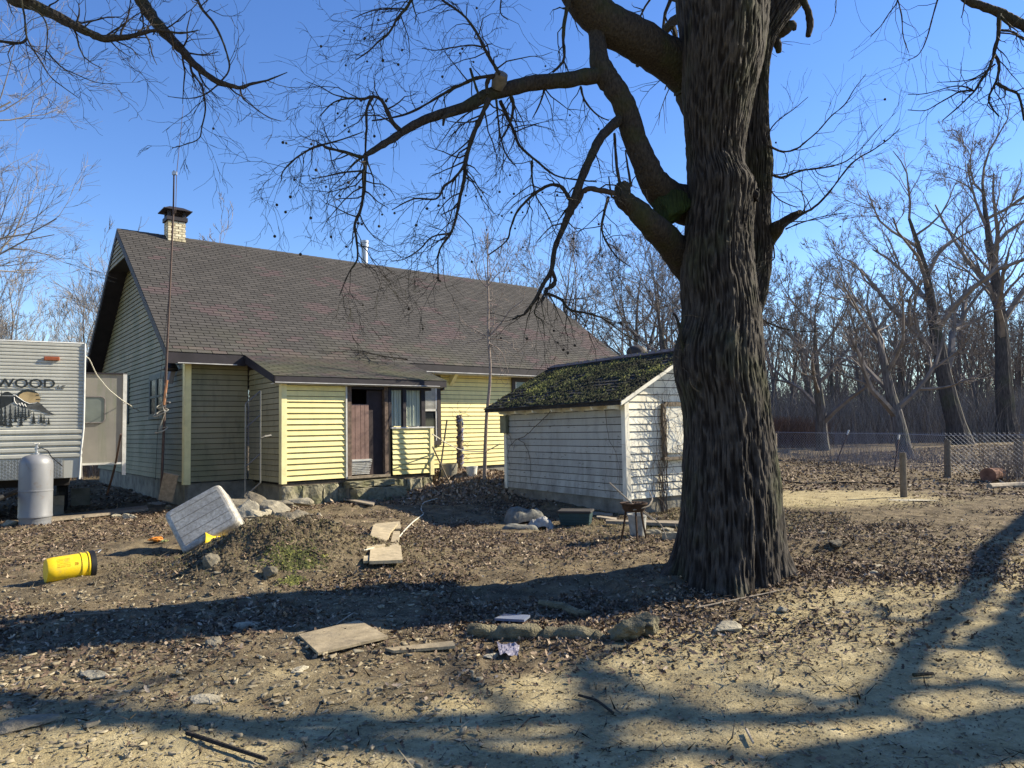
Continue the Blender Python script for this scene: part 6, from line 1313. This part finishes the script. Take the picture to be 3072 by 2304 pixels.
def stick(pts, r, label, mat=WOODG, name='stick', n=6, tone=0., lift=.02, deps=None, cat=None):
    P_ = [(G(*p) + Vector((0, 0, lift))) if deps is None else W(p[0], p[1], deps[i]) for i, p in enumerate(pts)]
    m = world_curve(P_, r, n) if len(P_) > 2 else M()
    if len(P_) == 2: m.tube(P_, [r, r*.8], n)
    return tag(m.build(name, mat, None, smooth=True, tone=tone), label, cat or name.replace('_', ' '))
stick([(1312, 1498), (1270, 1510), (1262, 1530), (1272, 1545), (1240, 1568), (1218, 1590), (1195, 1618), (1150, 1640), (1100, 1655), (1030, 1665)], .010, 'pale garden hose winding over the stepping boards', ROPE, 'garden_hose', cat='hose')
stick([(815, 1625), (860, 1630), (890, 1655), (930, 1672), (968, 1668)], .03, 'crooked fallen branch on the leaves right of the mound', LIMB, 'fallen_branch', lift=.03, cat='branch')
stick([(2660, 1858), (2672, 1845), (2662, 1826)], .008, 'little forked twig standing on the sandy track', LIMB, 'twig'); stick([(1735, 2095), (1790, 2110), (1840, 2150)], .008, 'thin curved twig in the centre foreground', LIMB, 'twig'); stick([(2740, 2035), (2800, 2030)], .012, 'short straight stick on the track at right', LIMB, 'stick')
stick([(1010, 1880), (1060, 1845), (1075, 1850)], .005, 'pale curled twig above the plywood sheet', WOODG, 'twig', tone=.3); stick([(330, 1845), (100, 1860)], .006, 'thin twig inside the long shadow at left', WOODG, 'twig'); stick([(1565, 2190), (1590, 2165), (1620, 2160)], .004, 'thin curved stem near the bottom middle', LIMB, 'twig')
stick([(2240, 2200), (2260, 2240)], .008, 'broken pale stick at bottom right of centre', WOODG, 'stick', tone=.4); stick([(560, 2210), (800, 2290)], .012, 'long dead stick in the lower left foreground', LIMB, 'stick'); stick([(2090, 1830), (2330, 1780)], .007, 'thin dry stem across the oak roots', WOODG, 'twig', tone=.2)
# antenna mast with cable coils on the gable side
mb = W(483, 1500, 15.95); AN = thing('antenna_mast', 'thin rusty antenna mast standing against the house gable with a whip on top', 'antenna', (mb.x, mb.y, 0))
def al(px, py, dep=15.95): return W(px, py, dep)-Vector((mb.x, mb.y, 0))
RST = simple('rusted_pipe', (.075, .052, .045), .3, 10, .7, .3, .2)
m = M(); m.tube([al(483, 1505), al(499, 1100), al(520, 640), al(522, 512)], [.032, .028, .02, .017], 8); m.build('mast_pipe', RST, AN, smooth=True)
m = M(); m.tube([al(527, 640), al(530, 520), al(550, 316)], [.006, .008, .005], 5); m.build('whip', RST, AN); m = M(); m.box(al(524, 520), (.10, .05, .07)); m.build('whip_bracket', GALV, AN)
m = M(); m.tube([al(517, 660), al(505, 900), al(480, 1150), al(466, 1440)], .005, 4); m.build('coax_cable', BLACK, AN)
cl_ = M()
for i, (px, py, w, h_) in enumerate(((490, 1215, 34, 14), (488, 1235, 30, 12), (478, 1240, 30, 14), (484, 1290, 32, 12))):
    c_ = al(px, py, 15.85); a_ = w*17.8/F/2; b_ = h_*17.8/F/2; cl_.tube([(c_.x+a_*math.cos(t_), c_.y+a_*.6*math.sin(t_), c_.z+b_*math.sin(t_)+.04*math.cos(t_)) for t_ in [i_*.42+i for i_ in range(14)]], .012, 5)
cl_.tube([al(495, 1150, 15.85), al(500, 1190, 15.85), al(486, 1210, 15.85), al(495, 1240, 15.85), al(484, 1270, 15.85), al(477, 1290, 15.85)], .012, 5); cl_.build('coiled_cable', simple('grey_cable_sheath', (.26, .25, .22), .3, 20, .5), AN)
m = M(); m.tube([al(502, 1140, 15.85), al(496, 1180, 15.85), al(492, 1215, 15.85)], [.02, .028, .02], 7); m.build('copper_conduit', simple('copper_tube', (.38, .19, .10), .3, 8, .5, .4, 0), AN)
# poles and boards leaning by the trailer gap
stick([(363, 1302), (345, 1400), (322, 1482)], .022, 'grey pole leaning on the trailer slide-out', RST, 'leaning_pole', deps=(14.6, 15.0, 15.4), cat='pole')
m = M(); m.box((0, 0, 0), (.30, .03, .62), Euler((.25, .25, .2))); p = W(505, 1462, 15.7); tag(m.build('leaning_board', WOODG, None, loc=p, tone=.1), 'grey board leaning under the house corner', 'board')
# things right of the porch
def onb(px, y): p = W(px, 1400, y); return Vector((p.x, p.y, hg(p.x, p.y)))
b_ = onb(1381, 20.2); PO = thing('wrapped_post', 'post wrapped in purple and blue tarp scraps and dry vine, right of the porch', 'post', b_); top = W(1381, 1245, 20.2).z-b_.z
m = M(); m.tube([(0, 0, -.1), (0, 0, top)], .07, 8); m.build('post', WOODG, PO); m = M(); gw_ = random.Random(3)
for i in range(60):
    z = gw_.uniform(.15, top-.03); th = gw_.uniform(0, 6.28); m.tube([(.085*math.cos(th+a_), .085*math.sin(th+a_), z+a_*.05) for a_ in (0, .5, 1, 1.5)], gw_.uniform(.012, .03), 4, gw_.random())
m.build('tarp_wrap', tinted('purple_tarp', [(0, (.05, .05, .10)), (.5, (.14, .12, .22)), (.8, (.30, .28, .36)), (1, (.05, .16, .26))], .3, 9, .6, 0), PO, kind='stuff')
m = M()
for i in range(40):
    z = gw_.uniform(.2, top+.2); d = Vector((gw_.gauss(0, 1), gw_.gauss(0, 1), gw_.gauss(0, .6))).normalized(); q = [Vector((0, 0, z))]
    for j in range(5): d = (d+Vector((gw_.gauss(0, .4), gw_.gauss(0, .4), gw_.gauss(0, .4)))).normalized(); q.append(q[-1]+d*.09)
    m.tube(q, .004, 3)
m.build('dry_vine', VINE, PO, kind='stuff')
stick([(1341, 1260), (1330, 1340), (1317, 1440)], .022, 'black pole leaning right of the porch', BLACK, 'leaning_pole', deps=(18.9, 18.6, 18.2), cat='pole'); stick([(1298, 1340), (1352, 1458)], .02, 'brown stick propped against the half wall corner', WOODG, 'leaning_stick', deps=(17.9, 18.3), cat='stick')
stick([(1298, 1303), (1340, 1330), (1385, 1352), (1455, 1356), (1500, 1332)], .014, 'white cord slung from the porch to the sapling and shed', ROPE, 'slung_cord', deps=(17.8, 18.6, 19., 19., 18.0), cat='cord')
b_ = onb(1345, 19.0); m = M(); m.lathe([(.0, .0), (.20, 0), (.23, .15), (.25, .36), (.22, .36), (.2, .04)], 20); tag(m.build('planter_pot', CONC, None, True, loc=b_), 'round grey pot behind the leaning pole', 'pot')
b_ = onb(1415, 18.9); WB = thing('white_bucket', 'dirty white bucket between the wrapped post and the sapling', 'bucket', b_); m = M(); m.lathe([(0, 0), (.12, 0), (.15, .28), (.16, .28), (.16, .31), (.145, .31), (.11, .02)], 20); m.build('bucket_body', WHITE, WB, smooth=True); m = M(); m.tube([(.15*math.cos(t_), .15*math.sin(t_), .27-.12*math.sin(t_)) for t_ in [math.pi*i/10 for i in range(11)]], .004, 4); m.build('handle', GALV, WB)
# thin sapling
sp0 = onb(1453, 18.6); SP = thing('young_sapling', 'thin pale sapling growing between the porch and the shed above the roofline', 'sapling', sp0); ol = sp0; tw = M()
PALE = simple('pale_sapling_bark', (.24, .19, .16), .3, 14, .85, 0, .3)
Q, RR = limb('trunk', [(1453, 1440), (1456, 1340), (1460, 1250), (1471, 1120), (1464, 1010), (1465, 930), (1464, 860), (1463, 780), (1462, 700)], [6, 5.5, 5, 4.2, 3.8, 3.2, 2.6, 1.8, 1.0], 18.6, PALE, 8, .06, parent=SP, seed=3); ql = lambda L_: [(1400+x/3.686, 800+y/3.686) for x, y in L_]
for i, (pts, r0) in enumerate(((ql([(235, 775), (300, 640), (310, 520), (415, 240)]), 2.2), (ql([(245, 775), (400, 600), (480, 480), (620, 370), (640, 270)]), 2.4), (ql([(215, 770), (80, 690), (0, 650), (-60, 600)]), 2.2), (ql([(250, 850), (340, 900), (400, 970), (430, 1060), (465, 1170)]), 2.2), (ql([(260, 800), (380, 810), (480, 850), (530, 910), (610, 950)]), 1.8), (ql([(205, 785), (100, 820), (-40, 860)]), 1.8), (ql([(230, 230), (370, 60), (550, 60)]), 1.8), (ql([(220, 230), (120, 100), (100, -30)]), 1.8), (ql([(235, 180), (300, 20), (380, -80)]), 1.8), (ql([(225, 200), (200, 20), (170, -150)]), 1.8), (ql([(245, 380), (340, 380)]), 1.2), (ql([(255, 460), (400, 430)]), 1.2))):
    Q, RR = limb('branch', pts, [r0*(1-.7*j/(len(pts)-1)) for j in range(len(pts))], 18.6, PALE, 5, .1, parent=SP, seed=60+i); sprays(Q, RR, .45, (.3, .7), 1, .04, m=tw, minr=.004)
tw.build('thin_twigs', PALE, SP, kind='stuff')
# teal bin, tarp heap, fire stand
p = W(1728, 1565, 12.9); p.z = hg(p.x, p.y); TB = thing('teal_bin', 'low teal plastic bin with a dark lid in the shade of the shed', 'bin', p, -.25); TEAL = simple('dull_teal_plastic', (.022, .048, .05), .2, 5, .6, 0, 0)
m = M(); m.mesh8([(-.25, -.17, 0), (.25, -.17, 0), (.25, .17, 0), (-.25, .17, 0), (-.28, -.19, .22), (.28, -.19, .22), (.28, .19, .22), (-.28, .19, .22)]); m.build('bin_body', TEAL, TB, bevel=.01)
for zz in (.06, .11, .16): m = M(); m.bb((-.27, -.195, zz), (.27, -.180, zz+.015)); m.build('bin_rib', TEAL, TB)
m = M(); m.bb((-.30, -.21, .22), (.30, .21, .26)); m.build('bin_lid', simple('brown_lid', (.04, .036, .034), .2), TB, bevel=.01)
CLO = simple('dirty_canvas', (.14, .135, .115), .35, 8, .9, 0, .4)
def heap(px, py, dep, w, dd, h, seed, label, mat):
    p = W(px, py, dep); p.z = hg(p.x, p.y); m = M(); N_ = 30
    def f(a_, b_):
        x_, y_ = (a_-.5)*2, (b_-.5)*2; e_ = max(0, 1-x_**4-y_**4*.9); z_ = h*(e_**.6)*(.35+.9*float(fbm(a_*3.2, b_*3.2, 4, seed))); return (x_*w/2*(1+.15*float(vnoise(b_*4, a_, seed))), y_*dd/2, z_-.01)
    for i in range(N_):
        for j in range(N_): m.poly([f(i/N_, j/N_), f((i+1)/N_, j/N_), f((i+1)/N_, (j+1)/N_), f(i/N_, (j+1)/N_)])
    return tag(m.build('canvas_heap', mat, None, True, loc=p, rot=(0, 0, R(-.4, .4))), label, 'cloth')
heap(1572, 1535, 13.4, .68, .5, .34, 3, 'heaped dirty canvas at the far left of the shed wall', CLO); heap(1622, 1555, 12.8, .42, .3, .24, 8, 'crumpled white sheet right of the dirty canvas', simple('dingy_sheet', (.30, .29, .27), .3, 9)); heap(1560, 1565, 12.7, .6, .35, .10, 9, 'flat grey cloth spread in front of the canvas', CLO)
p = G(1905, 1618); FS = thing('fire_stand', 'rusty round burner stand on three legs holding dead sticks', 'fire stand', p)
m = M(); m.lathe([(0, .40), (.14, .40), (.165, .44), (.18, .50), (.20, .505), (.20, .52), (.17, .515), (.15, .45), (0, .42)], 28); m.build('fire_bowl', RUST, FS, smooth=True)
for i in range(3): a_ = -1.57+i*2.094; m = M(); m.tube([(.12*math.cos(a_), .12*math.sin(a_), .45), (.16*math.cos(a_), .16*math.sin(a_), .2), (.21*math.cos(a_), .21*math.sin(a_), -.02)], .016, 6); m.build('leg', RUST, FS)
m = M()
for i in range(9): a_ = i*.7; m.tube([(-.17*math.cos(a_), -.17*math.sin(a_), .50), (.17*math.cos(a_), .17*math.sin(a_), .505)], .008, 4)
m.build('grate', RUST, FS, kind='stuff')
stick([(1828, 1448), (1900, 1515), (1960, 1560)], .012, 'pale dead stick poking left out of the fire stand', WOODG, 'stick', deps=(10.5, 10.4, 10.3), tone=.3); stick([(1948, 1475), (1958, 1498), (1945, 1520), (1900, 1530)], .011, 'curved stick hooked over the fire stand', WOODG, 'stick', deps=(10.5, 10.4, 10.3, 10.25), tone=.3); stick([(1925, 1528), (1985, 1575), (2000, 1615)], .009, 'thin stick hanging off the right of the fire stand', WOODG, 'stick', deps=(10.4, 10.35, 10.3), tone=.3)
p = W(1912, 1568, 10.9); p.z = hg(p.x, p.y); m = M(); m.lathe([(0, .0), (.11, 0), (.14, .30), (.15, .30), (.15, .33), (.135, .33), (.1, .02)], 22); tag(m.build('white_pail', simple('dingy_pail_plastic', (.30, .29, .26), .3, 9), None, True, loc=p), 'white pail standing behind the fire stand', 'pail')
p = G(2010, 1618); CB = thing('concrete_block', 'small grey concrete block at the left foot of the oak', 'concrete block', p, .2); m = M(); m.bb((-.1, -.06, 0), (.1, -.035, .10)); m.bb((-.1, .035, 0), (.1, .06, .10)); m.bb((-.1, -.035, 0), (-.07, .035, .10)); m.bb((.07, -.035, 0), (.1, .035, .10)); m.bb((-.015, -.035, 0), (.015, .035, .10)); m.build('block_shell', STONE, CB, tone=.3)
# drum behind the shed roof
p = W(1910, 1050, 19.5); m = M(); m.lathe([(.28, -2.8), (.28, -.05), (.26, .02), (.2, .08), (.1, .12), (0, .13)], 24); tag(m.build('old_drum', simple('grey_brown_steel', (.045, .038, .036), .3, 5, .7, .2, 0), None, True, loc=(p.x, p.y, p.z+.0)), 'round topped dark tank just showing above the shed ridge', 'tank')

# ================================================================== FENCE
fp = [G(2330, 1380), G(2505, 1391), G(2682, 1411), G(2842, 1432), G(3068, 1440), G(3300, 1455)]
FE = thing('wire_fence', 'sagging chain link fence crossing the yard on the right', 'fence', fp[0]); m = M()
for a_, b_ in zip(fp[:-1], fp[1:]):
    Lf = (b_-a_).length; d = (b_-a_)/Lf; hh = 1.15; n_ = int(Lf/.12)
    for i in range(-9, n_+1):
        for s_ in (1, -1):
            x0 = i*.12; x1 = x0+hh*s_*1.0 if s_ > 0 else x0+hh; lo, hi = x0, x0+hh; z0, z1 = (0, hh) if s_ > 0 else (hh, 0)
            if hi <= 0 or lo >= Lf: continue
            if lo < 0: z0 += (z1-z0)*(-lo/hh); lo = 0
            if hi > Lf: z1 = z0+(z1-z0)*((Lf-lo)/(hi-lo)); hi = Lf
            A_ = a_+d*lo-fp[0]; B_ = a_+d*hi-fp[0]; m.tube([(A_.x, A_.y, z0+.05), (B_.x, B_.y, z1+.05)], .003, 3, cap=False)
    m.tube([a_-fp[0]+Vector((0, 0, hh+.05)), b_-fp[0]+Vector((0, 0, hh+.05))], .008, 4)
m.build('chain_link', GALV, FE, kind='stuff')
def post(px, pyb, pyt, r, label, px2_=None, name='fence_post', mat=None):
    b_ = G(px, pyb); t_ = W(px2_ or px, pyt, b_.y); m = M(); g = random.Random(px); m.tube([(0, 0, -.2), ((t_.x-b_.x)*.5, 0, (t_.z-b_.z)*.5), (t_.x-b_.x, 0, t_.z-b_.z)], [r*1.05, r, r*.95], 10)
    return tag(m.build(name, mat or WOODG, None, False, loc=b_, tone=-.1), label, 'post')
post(2711, 1492, 1358, .115/2+.01, 'nearest round wooden post standing alone in the leaves', 2708); post(2842, 1432, 1320, .09, 'wooden post behind and right of the nearest one, in the wire fence', 2843); post(2322, 1442, 1300, .10, 'wooden post half hidden by the right edge of the oak trunk', 2320)
post(3055, 1432, 1318, .12, 'thick wooden post at the right edge by the wire cage', 3055)
def tpost(px, pyb, px2_, pyt, label):
    b_ = G(px, pyb); t_ = W(px2_, pyt, b_.y); T_ = thing('steel_post', label, 'post', b_); m = M(); m.tube([(0, 0, -.1), (t_.x-b_.x, 0, t_.z-b_.z)], .03, 4); m.build('shaft', RUST, T_); a_ = Vector((t_.x-b_.x, 0, t_.z-b_.z)); m = M(); m.tube([a_*.88, a_*1.02], .037, 4); m.build('white_tip', WHITE, T_)
tpost(2505, 1391, 2546, 1292, 'steel post leaning right with a white tip'); tpost(2682, 1411, 2697, 1306, 'nearly upright steel post with a white tip')
stick([(2965, 1445), (3000, 1438)], .19, 'short reddish log section lying on the leaves at right', simple('reddish_log', (.20, .10, .065), .4, 8, .9, 0, .4), 'log_section', 14, lift=.17, cat='log'); stick([(2968, 1467), (3020, 1464), (3072, 1462), (3200, 1455)], .07, 'long pale pole lying on the ground at the right edge', WOODG, 'fallen_pole', 8, tone=.3, lift=.06, cat='pole')
stick([(2333, 1432), (2370, 1450), (2420, 1455), (2500, 1451), (2690, 1455)], .03, 'thin dark branch lying across the bare strip behind the oak', LIMB, 'fallen_branch', lift=.03, cat='branch')
# wire cage with weeds
p = G(3022, 1440); CG = thing('wire_cage', 'round wire cage full of dead weeds beside the right fence post', 'cage', p); m = M()
for i in range(18): a_ = i*math.pi/9; m.tube([(.6*math.cos(a_), .6*math.sin(a_), 0), (.6*math.cos(a_), .6*math.sin(a_), 1.3)], .0035, 3)
for j in range(9): m.tube([(.6*math.cos(i*math.pi/9), .6*math.sin(i*math.pi/9), .05+j*.15) for i in range(19)], .003, 3)
m.build('cage_wire', RUST, CG, kind='stuff'); m = M(); gc = random.Random(9)
for i in range(90): grow(m, gc, (gc.gauss(0, .3), gc.gauss(0, .3), 0), (gc.gauss(0, .4), gc.gauss(0, .4), 1), gc.uniform(.5, 1.2), .008, 1, 2, .2, .02, .6, (1, 2), .6, .004, 4, 3)
m.build('dead_weeds', BR, CG, kind='stuff')
bpy.context.view_layer.update()
